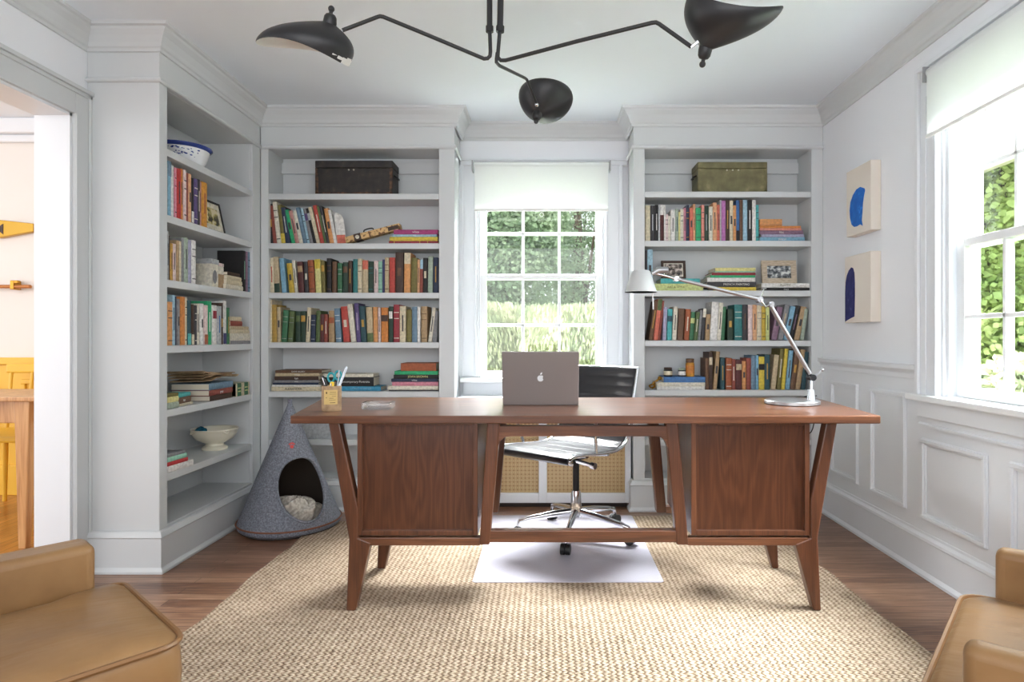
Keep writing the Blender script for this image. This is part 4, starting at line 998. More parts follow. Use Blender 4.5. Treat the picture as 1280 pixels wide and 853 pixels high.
# --- fourth
z = 1.020
row([(337.5,339.7,375,'cream',0),(339.8,345.8,381,'ochre',-1),(346.2,350.4,384,'beige',-.6),(351,357.6,387.6,'green',2.6,'lines','sage'),(358.6,365,389,'moss',3,'lines','grey'),(368.8,374.8,389.3,'forest',0,'label','moss'),(375.4,381.6,389.3,'forest',0,'label','gold'),(382,386.8,384.6,'cream',2),(388,393.6,393.6,'navy',.6,'lines','silver'),(394,399.2,388.5,'moss',1),(400,404.6,393,'maroon',0),(404.8,409.2,393,'brick',0),(410.4,417.4,388.5,'tan',0,'band','rust'),(419.8,426.8,385.5,'steel',-2.6,'lines','white'),(429.2,437.2,383,'red',-3.6),(438.4,445,380,'ivory',-5.2),(445.4,450.6,379,'purple',-3.2,'title','lilac'),(451.2,458,382.5,'petrol',-3),(459,466.6,384,'beige',-2,'foot','moss'),(467,472.2,384,'apricot',-1),(472.6,475.8,385,'blush',-.4),(476.4,484.8,384.6,'orange',-.3,'band','umber'),(486,491,383.3,'forest',-.3,'label','white'),(491.6,499,381,'crimson',0),(499.4,507,383,'cream',0,'title','charcoal'),(508,514.4,387,'olive',0),(514.8,521.2,383.7,'steel',0),(521.5,525.2,383.7,'white',0),(526.2,533.6,383.3,'tan',0,'lines','brown'),(535,539.4,384.6,'ivory',5.4,'title','charcoal'),(540.4,546,388.5,'grey',1.2)], WL('fourth'), 'books on the fourth shelf, case left of window', cy_, z, 'y')
# --- fifth: piles
z = .722
flat([(339,400.5,5.6,'cream',None,'ALEXANDER','charcoal',.45),(339.5,400.5,2.4,'white'),(341,398,2.6,'navy'),(342,399,3,'grey','title','white'),(343,398,5,'umber','lines','tan'),(344,399,4,'beige','block','white'),(344,402,3.6,'brown',None,'DAVE HICKEY','white',.5)], WL('fifth'), 'books on the fifth shelf, case left of window', cy_, z, 'y', note='left pile')
flat([(404,476,5.8,'cyan',None,'LONG WINTER','azure',.66),(405,467,11.5,'black',None,'Contemporary Portraits','white',.62),(404,466.6,4,'ivory')], WL('fifth'), 'books on the fifth shelf, case left of window', lambda x, y: at(x, y, YS+.012), z, 'y', depth=.14, note='middle pile')
flat([(486,547.4,1.6,'charcoal'),(484.7,547.4,5,'ivory'),(490,547.6,5,'pink'),(489,547,4,'navy','block','white'),(492,547.4,5,'black',None,'JOAN BROWN','lemon',.55),(493,547.4,4.6,'emerald'),(501,545,9.8,'rust')], WL('fifth'), 'books on the fifth shelf, case left of window', cy_, z, 'y', note='right pile')
# --- back right, second
z = 1.636
row([(806.9,813,256.8,'cream',0),(813.4,818.8,256.8,'charcoal',0,'title','silver'),(819,822.9,256,'black',0,'title','white'),(823.1,825.2,256,'silver',0),(825.5,830,256,'maroon',0,'top','white'),(830.2,832.1,257,'white',0),(832.3,835.4,268,'blush',0),(835.6,838.5,270,'ivory',0),(838.8,844.2,262.3,'white',0),(844.6,848.2,261,'sage',0,'title','petrol'),(848.4,850.4,265,'lemon',0),(850.6,854.6,261.5,'ivory',0),(854.8,857.6,260,'pink',0),(858,861.6,256.3,'navy',0),(862.2,866.6,260,'coral',0),(866.9,869.6,255,'peach',0),(870,876.4,259.8,'emerald',0),(876.8,880.6,256.3,'salmon',0),(881,886,257,'forest',0,'title','silver'),(886.4,891,258.5,'ivory',0),(891.4,896.2,253.3,'peach',0),(896.4,900,256,'coral',0),(900.2,902,250,'silver',0),(902.3,907.4,250.7,'orchid',0),(907.6,912,250,'umber',0,'title','gold'),(912.2,916.6,250.7,'cream',0),(916.8,920.4,256.8,'apricot',0),(920.6,924.5,250.3,'blue',0,'foot','black'),(924.8,928.6,250,'brown',0),(929,934.6,250,'sky',0),(934.8,940.4,250,'black',0,'title','white'),(940.6,945.2,250,'white',0),(945.4,948.8,256.3,'turquoise',0)], WR('second'), 'books on the second shelf, case right of window', cy_, z, 'y')
flat([(949.6,1006,5.2,'azure','title','petrol'),(951.5,1005,3.4,'lavender'),(949.8,1004,5,'mauve','lines','lilac'),(949.6,1002,2.6,'salmon'),(950,1001,3,'orange')], WR('second'), 'books on the second shelf, case right of window', cy_, z, 'y', note='right pile')
o = MB().box(0, .137, 0, .11, 0, .041).build('box', bm_('apricot'), bevel=.002); p = cy_(950, 0); o.location = (p.x, YS+.004, 1.636+.0947); tag(o, 'small orange box lying on the book pile, second shelf right of window', 'box')
MB().box(0, .137, -.0008, 0, .004, .007).build('lid_seam', bm_('rust'), o)
# --- third right
z = 1.334
row([(807,809.3,313,'charcoal',0),(809.6,816,312,'sky',0)], WR('third'), 'books on the third shelf, case right of window', cy_, z, 'y')
zt1 = flat([(817,879,9,'lime',None,'ART & STYLE','olive',.45),(826,875,6.4,'turquoise')], WR('third'), 'books on the third shelf, case right of window', cy_, z, 'y', note='left pile')
flat([(893,945.4,4.6,'yellow'),(884,945,6.6,'charcoal',None,'FRENCH PAINTING','white',.6),(884,944,5.2,'white','title','black'),(888,944,3,'emerald'),(890,944.5,3.4,'crimson'),(893,944,1.6,'mint'),(894,944.5,4.4,'lemon')], WR('third'), 'books on the third shelf, case right of window', cy_, z, 'y', note='middle pile')
zt2 = flat([(953,1012.4,4,'black','block','ivory'),(952,1012,5.6,'white',None,'PLASTIC','olive',.5)], WR('third'), 'books on the third shelf, case right of window', cy_, z, 'y', note='right pile')
# --- fourth right
z = 1.031
row([(811,816,375.7,'brown',8),(817,822.4,373.6,'coral',6,'top','moss'),(823,825.4,376,'brick',5.4),(828.4,833,384.3,'lavender',1.5),(834,840,386.5,'turquoise',1,'band','petrol'),(840.4,845.6,383.5,'ivory',2,'title','charcoal'),(846.4,853.8,385.6,'brown',2.4),(855,861.4,386.5,'rust',2.6),(861.8,867,390,'green',2.4,'band','lime'),(867.4,871.8,390,'moss',3.6),(872.6,875.6,387.8,'grey',3),(876.4,880.4,385.6,'charcoal',3,'top','ivory'),(881.6,887,393,'tan',1.6),(887.4,896.2,377.5,'white',3),(896.4,901,378.7,'ivory',3.4,'title','charcoal'),(901.4,905.6,383.5,'green',2.6),(909.5,916.6,386.5,'forest',.4),(918.3,927.8,381,'teal',0),(928.6,934.6,381,'charcoal',0,'title','brown'),(935.5,941,381.3,'blush',0),(941.4,946.2,381.3,'peach',0),(946.6,952.2,382,'cream',0,'lines','grey'),(952.6,957.4,383,'mustard',0),(957.8,962.2,384,'lime',0),(964.4,971.6,383.5,'mauve',8),(972.4,978.6,380.5,'grey',9.6,'title','beige'),(979.4,985.8,382.6,'azure',9.6),(986.8,992,382,'black',9.6,'title','mauve'),(993,999.6,383,'tan',9.6,'block','charcoal'),(1000.4,1005,386,'sage',6)], WR('fourth'), 'books on the fourth shelf, case right of window', cy_, z, 'y', )
# --- fifth right
z = .730
zt3 = flat([(821.4,881,4.2,'white'),(821,881.4,5,'ivory','top','turquoise'),(829.6,881.6,7,'blue')], WR('fifth'), 'books on the fifth shelf, case right of window', cy_, z, 'y', note='left pile')
row([(882.2,886.2,448,'brown',0),(886.6,891.2,440.5,'umber',0,'label','cream'),(891.5,896.2,439.5,'tan',4.4),(901,906.6,447.6,'petrol',0),(907.8,915,448,'rust',0),(915.6,919.6,449.3,'brick',0),(920,927.8,450.2,'maroon',0,'label','beige'),(928.2,933,452,'apricot',0),(933.4,939,448,'brick',0),(939.3,944.6,444.6,'steel',0),(945,948.4,444.6,'azure',0),(948.8,955.8,446.3,'yellow',0,'band','black'),(956.2,962.4,443.7,'petrol',0),(963.6,969.6,443.7,'beige',5),(971.6,976.4,436,'olive',4.4),(976.8,981,436,'yellow',4.8),(982,987.6,438,'azure',5),(988.2,994.2,437,'brown',6.4),(994.6,1000.4,437,'tan',7),(1001.4,1006.6,440,'petrol',5)], WR('fifth'), 'books on the fifth shelf, case right of window', cy_, z, 'y')
# --- side case
row([(209.3,210.4,203.5,'cream',0),(210.6,214.6,202,'azure',0,'top','steel'),(215,219,207,'white',0),(219.2,221.6,210,'pink',0),(221.8,227,211.5,'scarlet',0),(227.2,230,211.5,'orange',0),(230.4,233.6,213,'blush',0),(233.8,236.3,216.6,'brick',0),(236.5,240,218,'peach',0),(240.4,243.2,223,'black',0,'foot','white'),(243.4,247.8,224,'purple',0),(248,250.6,224.7,'charcoal',0),(251.2,253.4,227.6,'rose',0),(253.6,260,228.4,'amber',0,'title','rust')], WS('second'), 'books on the second shelf of side-wall case', cx_, SH[1], 'x')
row([(209.4,212,289.4,'silver',0),(212.2,213.4,295,'umber',0),(213.6,217,304.6,'gold',0),(217.2,222.2,305,'blush',0),(222.4,225.7,301,'tan',0),(225.9,227.9,302,'cream',0),(228.1,231,298,'grey',0),(231.2,236.4,297.6,'sage',0),(236.6,240.6,300.5,'lavender',0),(240.8,246,300.9,'white',0)], WS('third'), 'books on the third shelf of side-wall case', cx_, SH[2], 'x')
row([(305.2,308.8,314,'black',0,'title','mint'),(309,311.4,315,'mauve',0),(311.6,314.2,315.5,'steel',0)], 'right end of '+WS('third'), 'books on the third shelf of side-wall case', cx_, SH[2], 'x')
row([(210.4,216.6,377.7,'apricot',0),(216.8,220,369,'sky',0,'title','navy'),(220.2,222.5,371,'navy',0),(222.7,225.8,374,'grey',0),(226.6,232.4,371.4,'orange',0),(232.6,235.2,372,'cream',0),(235.6,240,376,'petrol',0,'foot','turquoise'),(240.4,243.6,381,'umber',0,'foot','cream'),(243.8,246.9,382,'charcoal',0),(247.2,251.2,380,'ivory',0),(252,255.8,380,'white',0),(256.2,260.4,382,'blush',0,'foot','rust'),(260.8,266,377,'emerald',0,'title','white'),(266.3,271.6,382,'white',0,'label','crimson'),(271.8,277.4,383,'silver',0,'title','blue'),(277.6,280.4,379,'umber',0),(280.6,284.8,376.6,'white',0,'foot','indigo'),(285.2,288.4,385,'green',0)], WS('fourth'), 'books on the fourth shelf of side-wall case', cx_, SH[3], 'x')
flat([(289,313,4.2,'grey'),(289,312.8,9,'ivory','lines','brown'),(289,312,4.6,'cream'),(289,311,4.4,'beige'),(288.8,303,6.6,'brick'),(288.8,302,5.2,'cream')], WS('fourth'), 'books on the fourth shelf of side-wall case', cx_, SH[3], 'x', note='right pile')
z4 = flat([(209.2,224,8,'sage'),(209.2,223.6,7,'lemon'),(209.2,223.2,4.4,'olive')], WS('fifth'), 'books on the fifth shelf of side-wall case', cx_, SH[4], 'x', note='near pile', depth=.14)
flat([(226,250,3,'cream'),(225,247,8,'brown','lines','tan'),(225,246,5,'turquoise')], WS('fifth'), 'books on the fifth shelf of side-wall case', cx_, SH[4], 'x', note='middle pile', depth=.15, angle=6)
z5 = flat([(263,290,6.5,'umber'),(262,291,7,'brick','lines','grey'),(262,291.5,8,'steel')], WS('fifth'), 'books on the fifth shelf of side-wall case', cx_, SH[4], 'x', note='far pile', depth=.22)
flat([(209.4,238,8,'white','title','blue'),(209.4,232,5,'scarlet'),(209.4,231,6,'mint'),(209.4,229,4,'grey')], WS('sixth'), 'books on the sixth shelf of side-wall case', cx_, SH[5], 'x', note='near pile', depth=.16, angle=-5)
for o, lab_, alt, gr in PENDING:
    lab_ = plain(lab_); alt = plain(alt)
    if len(lab_.split()) > 16: lab_ = lab_.replace('between ', 'by ').replace(' ones', '')
    l_ = lab_
    if l_ in LABELS or len(l_.split()) > 16: l_ = alt
    if len(l_.split()) > 16 or l_ in LABELS: print('LABEL', len(l_.split()), l_)
    k = 2
    tag(o, l_, 'book', gr)
# face-turned magazine at the end of the second shelf row
mg = tag(empty('magazine', (0, 0, 0)), 'white magazine with orange lower cover leaning at the row end, second shelf left of window', 'magazine')
pm = at(421.6, 300, 3.815); mg.location = (pm.x, 3.815, 1.6215); mg.rotation_euler = (0, R(-6), R(28))
m = MB(); n_ = 12; prof_ = [(0, .0), (.03, .0)]
V = []
for k in range(n_+1):
    z_ = .192*k/n_; wd = .055*(1 if k < 9 else max(.25, math.sqrt(max(0, 1-((k-9)/3.4)**2))))
    V += [(0, 0, z_), (wd, .002+.012*(k/n_)**2, z_), (wd, .006+.012*(k/n_)**2, z_), (0, .004, z_)]
m.add(V, [(k*4+j, k*4+(j+1) % 4, k*4+4+(j+1) % 4, k*4+4+j) for k in range(n_) for j in range(4)]+[(0, 1, 2, 3), tuple(n_*4+j for j in range(4))])
m.build('cover', bm_('white'), mg, 0, False)
MB().box(.001, .052, -.0012, .0, .001, .055).build('cover_picture', bm_('coral'), mg)
# patterned block with handle leaning on the pile
a_, b_ = at(431, 301, 3.82), at(499, 283.5, 3.82)
ang = math.atan2(b_.z-a_.z, b_.x-a_.x); ln = (b_-a_).length
dc = tag(empty('patterned_case', (a_.x+.012, 3.81, 1.6225)), 'long tan patterned case with small handle, leaning on flat books left of window', 'case')
dc.rotation_euler = (0, -ang, 0)
TP = noisy('patterned_tan', [(.40, (214, 178, 124)), (.55, (206, 168, 112)), (.62, (110, 74, 44))], 55, 1, .6)
MB().box(0, ln, 0, .06, .004, .042).build('case_body', TP, dc, .003)
MB().box(.055, .098, -.0015, .061, .002, .044).build('dark_band', bm_('umber'), dc); MB().box(ln-.075, ln-.01, -.0015, .0, .010, .034).build('dark_panel', bm_('umber'), dc)
MB().lathe([(.001, 0), (.012, 0), (.012, .001), (.001, .001)], (0, 0, 0), 20).build('round_emblem', bm_('ivory'), dc).matrix_local = Matrix.Translation((.076, -.002, .023)) @ Matrix.Rotation(R(90), 4, 'X')
MB().tube(smooth_path([(.115, .03, .042), (.118, .03, .058), (.145, .03, .062), (.172, .03, .058), (.175, .03, .042)], 4), .004, 8).build('handle', bm_('black'), dc, 0, True)
# chests
def chest(label, p0, p1, yf, d, h, mt, hm, lat):
    t = tag(empty('chest', ((p0+p1)/2*1.0, yf, 0)), label, 'chest', 'old chests on the top shelves'); w_ = (p1-p0)/2
    MB().box(-w_, w_, 0, d, 0, h*.78).build('chest_body', mt, t, .004); MB().box(-w_-.002, w_+.002, -.002, d+.002, h*.785, h).build('lid', mt, t, .005)
    e = MB()
    for s_ in (-1, 1): e.box(s_*w_, s_*(w_-.018), -.0035, .0, .0, h*.78)
    e.box(-w_, w_, -.0035, 0, 0, .014); e.build('edge_strip', hm, t, .001)
    m_ = MB()
    for x in lat: m_.ball((x, -.004, h*.72), .0055)
    m_.build('rivet', mat('rivet_metal', (220, 215, 200), .3, .8) if 'rivet_metal' not in bpy.data.materials else bpy.data.materials['rivet_metal'], t, 0, True)
    for s_ in (-1, 1):
        MB().tube(smooth_path([(s_*w_, d*.25, h*.6), (s_*(w_+.014), d*.3, h*.56), (s_*(w_+.014), d*.7, h*.56), (s_*w_, d*.75, h*.6)], 4), .005, 8).build('handle', DARK, t, 0, True)
    return t
BCH = noisy('old_black_leather', [(.35, (30, 27, 26)), (.62, (50, 44, 40)), (.75, (84, 66, 54))], 22, 8, .6, .3, .004)
GCH = noisy('army_green_paint', [(.35, (92, 88, 58)), (.60, (116, 110, 74)), (.8, (150, 140, 104))], 18, 8, .6, .2, .003)
p0, p1 = at(394, 0, 3.80).x, at(490.5, 0, 3.80).x
chest('worn black wooden chest on the top shelf left of the window', p0, p1, 3.802, .158, .207, BCH, noisy('worn_edge', [(.4, (48, 38, 32)), (.7, (110, 78, 54))], 40, 4, .7), (-.03, .0)).location.z = 1.9215
p0, p1 = at(872.5, 0, 3.80).x, at(959, 0, 3.80).x
chest('olive green metal chest on the top shelf right of the window', p0, p1, 3.802, .158, .186, GCH, GCH, (-.035, 0, .035)).location.z = 1.9345
# bowls
BLUEP = mat('cobalt_glaze', (52, 70, 140), .2); PORC = mat('porcelain', (232, 234, 236), .2)
bw = tag(empty('bowl', (-1.862, 3.19, SH[0]+.0005)), 'white porcelain bowl with blue pattern on the top shelf of side-wall bookcase', 'bowl')
MB().lathe([(.001, 0), (.088, 0), (.094, .006), (.108, .03), (.122, .075), (.127, .092), (.138, .098), (.137, .102), (.122, .099), (.115, .075), (.09, .03), (.001, .015)], (0, 0, 0), 48).build('bowl_body', PORC, bw, 0, True)
MB().lathe([(.1265, .086), (.1395, .0975), (.1385, .1035), (.1345, .1035), (.1345, .0975), (.124, .086)], (0, 0, 0), 48).build('rim_line', BLUEP, bw, 0, True)
m = MB(); rnd = random.Random(5)
for k in range(70):
    q = R(-58+rnd.uniform(-1, 1)*34 + (0 if k % 2 else 150)); zz = rnd.uniform(.04, .08); rr = .1085+(zz-.03)*.32+.001; s_ = rnd.uniform(.003, .008)
    T_ = Vector((-math.sin(q), math.cos(q), 0)); U_ = Vector((.4*math.cos(q), .4*math.sin(q), .9)); c = Vector((rr*math.cos(q), rr*math.sin(q), zz)); an = rnd.uniform(0, 3)
    P_ = [c+(T_*math.cos(an+2*math.pi*j/6)*s_+U_*math.sin(an+2*math.pi*j/6)*s_*.5) for j in range(6)]
    m.add(P_, [tuple(range(6))])
m.build('blue_flowers', BLUEP, bw)
wb = tag(empty('footed_bowl', (-1.855, 3.49, SH[5]+.0005)), 'cream footed ceramic bowl on the sixth shelf of side-wall bookcase', 'bowl')
CER = mat('cream_ceramic', (226, 220, 200), .3)
MB().lathe([(.001, 0), (.066, 0), (.068, .008), (.060, .016), (.046, .022), (.044, .034), (.06, .042), (.095, .06), (.114, .09), (.118, .108), (.122, .112), (.12, .118), (.112, .116), (.105, .09), (.085, .062), (.04, .05), (.001, .048)], (0, 0, 0), 48).build('bowl_body', CER, wb, 0, True)
m = MB()
for q in (R(-35), R(145), R(55), R(235)): m.tube(smooth_path([(.119*math.cos(q-.13), .119*math.sin(q-.13), .108), (.128*math.cos(q), .128*math.sin(q), .098), (.119*math.cos(q+.13), .119*math.sin(q+.13), .108)], 4), .005, 8)
m.build('lug', CER, wb, 0, True)
lump('yarn_ball', 'small teal ball of yarn inside the cream footed bowl', 'yarn', (-1.905, 3.44, SH[5]+.076), .032, .032, .028, noisy('teal_yarn', [(.4, (10, 70, 92)), (.6, (24, 110, 136))], 90, 3, .9, .5, .004), .05, 8)
# framed pictures
def frame(label, name, w_, h, fw, fm, pm, loc, rx, rz, mat_w=0, th=.014, ry=0):
    t = tag(empty(name, loc), label, 'picture frame'); t.rotation_euler = (Matrix.Rotation(rz, 4, 'Z') @ Matrix.Rotation(rx, 4, 'X') @ Matrix.Rotation(ry, 4, 'Y')).to_euler()
    a_ = w_/2
    MB().box(-a_, a_, 0, th, 0, fw).box(-a_, a_, 0, th, h-fw, h).box(-a_, -a_+fw, 0, th, fw, h-fw).box(a_-fw, a_, 0, th, fw, h-fw).build('frame', fm, t, .002)
    MB().box(-a_+fw*.9, a_-fw*.9, th*.4, th*.9, fw*.9, h-fw*.9).build('mount', bm_('ivory'), t)
    i = fw+mat_w
    MB().box(-a_+i, a_-i, th*.34, th*.4, i, h-i).build('picture', pm, t)
    return t
PH1 = noisy('sepia_photo', [(.38, (40, 36, 36)), (.5, (130, 118, 108)), (.62, (214, 200, 190))], 42, 3, .4)
PH2 = noisy('grey_photo', [(.38, (44, 52, 56)), (.5, (140, 146, 150)), (.6, (220, 224, 220))], 38, 3, .4)
PH3 = noisy('sketch_paper', [(.42, (70, 62, 46)), (.5, (190, 176, 110)), (.58, (220, 208, 176))], 22, 3, .6)
p = at(842, 0, 3.86)
frame('dark framed family photo standing on the turquoise book, third shelf right of window', 'framed_photo', .152, .118, .016, bm_('umber'), PH1, (p.x, 3.85, zt1+.001), R(-10), 0, .006, ry=0)
p = at(974, 0, 3.85)
frame('whitewashed wood framed photo standing on the white book, third shelf right of window', 'framed_photo', .213, .146, .034, noisy('whitewashed_wood', [(.4, (176, 160, 138)), (.6, (208, 194, 172))], 30, 5, .8, vs=(1, 1, 8)), PH2, (p.x, 3.84, zt2+.001), R(-8), R(-2))
frame('black framed drawing leaning beside the amber book on side-wall bookcase', 'framed_drawing', .25, .175, .011, bm_('black'), PH3, (-1.766, 3.318, SH[1]+.0012), R(-12), R(90), .030)
# jars
def jar(name, label, x, yb, r, h, cb_, cl_, cg):
    p = at(x, 0, YS+.03); t = tag(empty(name, (p.x, YS+.03, zt3+.0003)), label, 'jar')
    MB().lathe([(.001, 0), (r*.95, 0), (r, .003), (r, h*.72), (r*.8, h*.78), (.001, h*.78)], (0, 0, 0), 20).build('jar_body', bm_(cb_), t, 0, True)
    MB().lathe([(.001, h*.78), (r*.92, h*.78), (r*.92, h*.98), (r*.85, h), (.001, h)], (0, 0, 0), 20).build('jar_lid', bm_(cl_), t, 0, True)
    MB().lathe([(r*1.0, h*.18), (r*1.02, h*.18), (r*1.02, h*.62), (r*1.0, h*.62)], (0, 0, 0), 20).build('jar_label', bm_(cg), t, 0, True)
jar('jar', 'small round jar with dark lid and cream label, fifth shelf right of window', 835, 0, .0265, .056, 'black', 'umber', 'cream')
jar('jar', 'small round jar with pale lid and white label, beside the amber jar', 852.3, 0, .0235, .052, 'charcoal', 'sage', 'white')
jar('tall_jar', 'tall amber jar with a brown lid on the blue book, right of window', 862.5, 0, .0265, .110, 'amber', 'brown', 'orange')
# small ornament by the white books
o = MB().tube(smooth_path([(0, 0, .006), (.02, .01, .018), (.01, .02, .034), (.03, .015, .05), (.05, .02, .062)], 5), [.006]*21, 8).tube(smooth_path([(0, .02, .006), (-.012, .02, .02), (.012, .01, .03), (.04, .03, .04)], 5), .005, 8).ball((.052, .02, .066), .013).build('ornament', BRASS, smooth=True)
p = at(814.5, 0, 3.86); o.location = (p.x, 3.85, .7305); tag(o, 'small twisted brass ornament beside the white books, fifth shelf right of window', 'ornament')
# side case oddments, third shelf
bb = tag(empty('box', (-1.755, 3.265, SH[2]+.0005)), 'white patterned cube box with an oval on its front, third shelf of side-wall case', 'box')
MB().box(-.10, 0, 0, .072, 0, .122).build('box_body', bm_('ivory'), bb, .002)
MB().box(-.104, .003, -.003, .075, .122, .148).build('lid', bm_('silver'), bb, .002)
MB().box(0, .0008, .002, .070, .002, .122).build('front_face', bm_('ivory'), bb)
MB().add([(.0016, .036+.022*math.cos(2*math.pi*k/20), .055+.036*math.sin(2*math.pi*k/20)) for k in range(20)], [tuple(range(20))]).build('oval_mark', bm_('grey'), bb)
def sbox(name, label, cat, y0, y1, zz0, zz1, c, x1=-1.757, d=.09, lid=None):
    t = tag(empty(name, (x1, y0, zz0)), label, cat)
    MB().box(-d, 0, 0, y1-y0, 0, (zz1-zz0)*.7).build('box_body', bm_(c), t, .002); MB().box(-d-.001, .001, -.001, y1-y0+.001, (zz1-zz0)*.705, zz1-zz0).build('lid', bm_(lid or c), t, .002)
s3 = SH[2]+.0005
sbox('small_box', 'small tan box beside the white cube box, third shelf of side-wall case', 'box', 3.342, 3.40, s3, s3+.075, 'tan')
sbox('small_box', 'small striped cream box resting on the tan box, third shelf of side-wall case', 'box', 3.342, 3.398, s3+.0755, s3+.135, 'ivory', lid='blush')
PENDING = []
flat([(283,304,6,'ivory'),(284,303,6,'cream'),(284.5,302,5,'cream'),(285,300,4.4,'umber')], WS('third'), 'books on the third shelf of side-wall case', cx_, SH[2], 'x', note='right pile', depth=.10)
for o, lab_, alt, gr in PENDING: tag(o, plain(lab_) if plain(lab_) not in LABELS else plain(alt), 'book', gr)
# fifth shelf: papers and green boxes, trinket
m = MB(); rnd = random.Random(2)
for k in range(7):
    z_ = k*.0085; P_ = []
    for i in range(13):
        t_ = i/12; P_.append((t_*.36-.02*k*.3, z_+.022*math.sin(t_*2.2+k*.5)+.006*rnd.random()))
    vs = []
    for y_, zz in P_: vs += [(-.20+.01*rnd.random(), y_, zz), (-.012-.012*rnd.random(), y_, zz+.004*rnd.random())]
    m.add(vs, [(2*i, 2*i+1, 2*i+3, 2*i+2) for i in range(12)])
o = m.build('paper_stack', noisy('old_brown_paper', [(.35, (122, 96, 68)), (.65, (190, 164, 128))], 14, 5, .9), smooth=False); so = o.modifiers.new('s', 'SOLIDIFY'); so.thickness = .004
o.location = (XS, 3.20, z5+.006); tag(o, 'curled old brown papers piled on books, fifth shelf of side-wall bookcase', 'papers')
for k, (yy, lb_) in enumerate(((3.487, 'left'), (3.567, 'right'))):
    t = tag(empty('small_box', (XS+.004, yy, SH[4]+.0005)), 'small green box with cream edge, the %s of a pair under brown papers' % lb_, 'box', 'green boxes on side-wall bookcase')
    MB().box(-.12, 0, 0, .072, 0, .072).build('box_body', bm_('green'), t, .002); MB().box(-.121, .001, 0, .012, 0, .073).box(-.121, .001, .06, .0725, 0, .073).build('box_edge', bm_('cream'), t)
    MB().box(0, .0012, .02, .052, .024, .030).box(0, .0012, .02, .052, .042, .048).build('box_print', bm_('lime'), t)
tr = tag(empty('figurine', (-1.80, 2.885, z4+.0005)), 'small blue and white figurine on the near book pile of side-wall bookcase', 'figurine')
MB().lathe([(.001, 0), (.018, 0), (.02, .012), (.012, .022), (.016, .03)], (0, 0, 0), 18).build('figurine_base', bm_('white'), tr, 0, True); MB().ball((0, 0, .036), .017).build('figurine_head', bm_('petrol'), tr, 0, True)
# box under the fifth shelf of the left case (behind the felt cone)
bx_ = tag(empty('storage_box', (at(405, 0, 3.80).x, 3.81, .4305)), 'pale grey storage box on the low shelf behind the pet bed', 'box')
MB().box(-.14, .075, 0, .15, 0, .14).build('box_body', bm_('silver'), bx_, .003); MB().box(-.143, .078, -.003, .153, .14, .17).build('lid', bm_('silver'), bx_, .003)

# ------------------------------------------------------------------ next room furniture
tb = tag(empty('side_table', (-2.9, 3.3, 0)), 'honey wood side table seen through the doorway on the left', 'table')
def TB(m, n, mt=HONEY, bv=.004):
    o = m.build(n, mt, bevel=bv); o.parent = tb; o.matrix_parent_inverse = Matrix.Translation(tb.location).inverted(); return o
TB(MB().box(-3.6, -2.42, 3.06, 3.55, .735, .757), 'tabletop')
TB(MB().box(-3.5, -2.50, 3.12, 3.14, .62, .735).box(-2.52, -2.50, 3.14, 3.46, .62, .735), 'apron')
for (x, y) in ((-2.60, 3.11), (-2.50, 3.46), (-3.52, 3.11), (-3.52, 3.46)):
    s_ = .038; TB(MB().add([(x-.018, y-.018, 0), (x+.018, y-.018, 0), (x+.018, y+.018, 0), (x-.018, y+.018, 0), (x-s_, y-.02, .735), (x+s_, y-.02, .735), (x+s_, y+.04, .735), (x-s_, y+.04, .735)], [(0, 3, 2, 1), (4, 5, 6, 7), (0, 1, 5, 4), (1, 2, 6, 5), (2, 3, 7, 6), (3, 0, 4, 7)]), 'leg')
yc = tag(empty('dining_chair', (-3.25, 3.80, 0)), 'yellow painted wooden chair behind the side table in the next room', 'chair')
for x in (-.2, .2):
    for y in (-.18, .18): MB().tube([(x*1.12, y*1.12, 0), (x, y, .45)], [.012, .018], 10).build('leg', YELLOW, yc, 0, True)
MB().box(-.23, .23, -.21, .21, .44, .475).build('seat', YELLOW, yc, .012)
for x in (-.2, -.07, .07, .2): MB().tube([(x, .19, .47), (x*1.05, .24, .85)], .010, 8).build('spindle', YELLOW, yc, 0, True)
MB().box(-.24, .24, .225, .255, .82, .88).build('top_rail', YELLOW, yc, .01)
YW = 4.17
p = at(22, 288, YW)
sg = tag(empty('wall_ornament', p), 'golden pointed ornament hanging high on the wall of the next room', 'wall ornament')
def rel(x, y): q = at(x, y, YW); return (q.x-p.x, q.z-p.z)
MB().prism_y([rel(-18, 276), rel(4, 276), rel(46, 280.5), rel(46, 290.5), rel(4, 298), rel(-18, 298)], -.03, .008).build('gold_board', mat('gold_leaf', (196, 152, 54), .35, .5), sg, .004)
MB().prism_y([rel(0, 287), rel(9, 281), rel(9, 294)], -.033, -.029).build('dark_arrow', bm_('umber'), sg)
pr = tag(empty('peg_rail', at(20, 359, YW)), 'thin copper coloured rail with a hook on the next room wall', 'rail')
c = pr.location
MB().tube([(-.5, -.04, 0), (.13, -.04, 0)], .012, 12).build('rail', mat('copper_wood', (186, 120, 66), .35, .4), pr, 0, True)
MB().box(.005, .03, -.055, .008, -.02, .04).box(.03, .055, -.055, -.03, .02, .04).build('hook', BRASS, pr, .004)

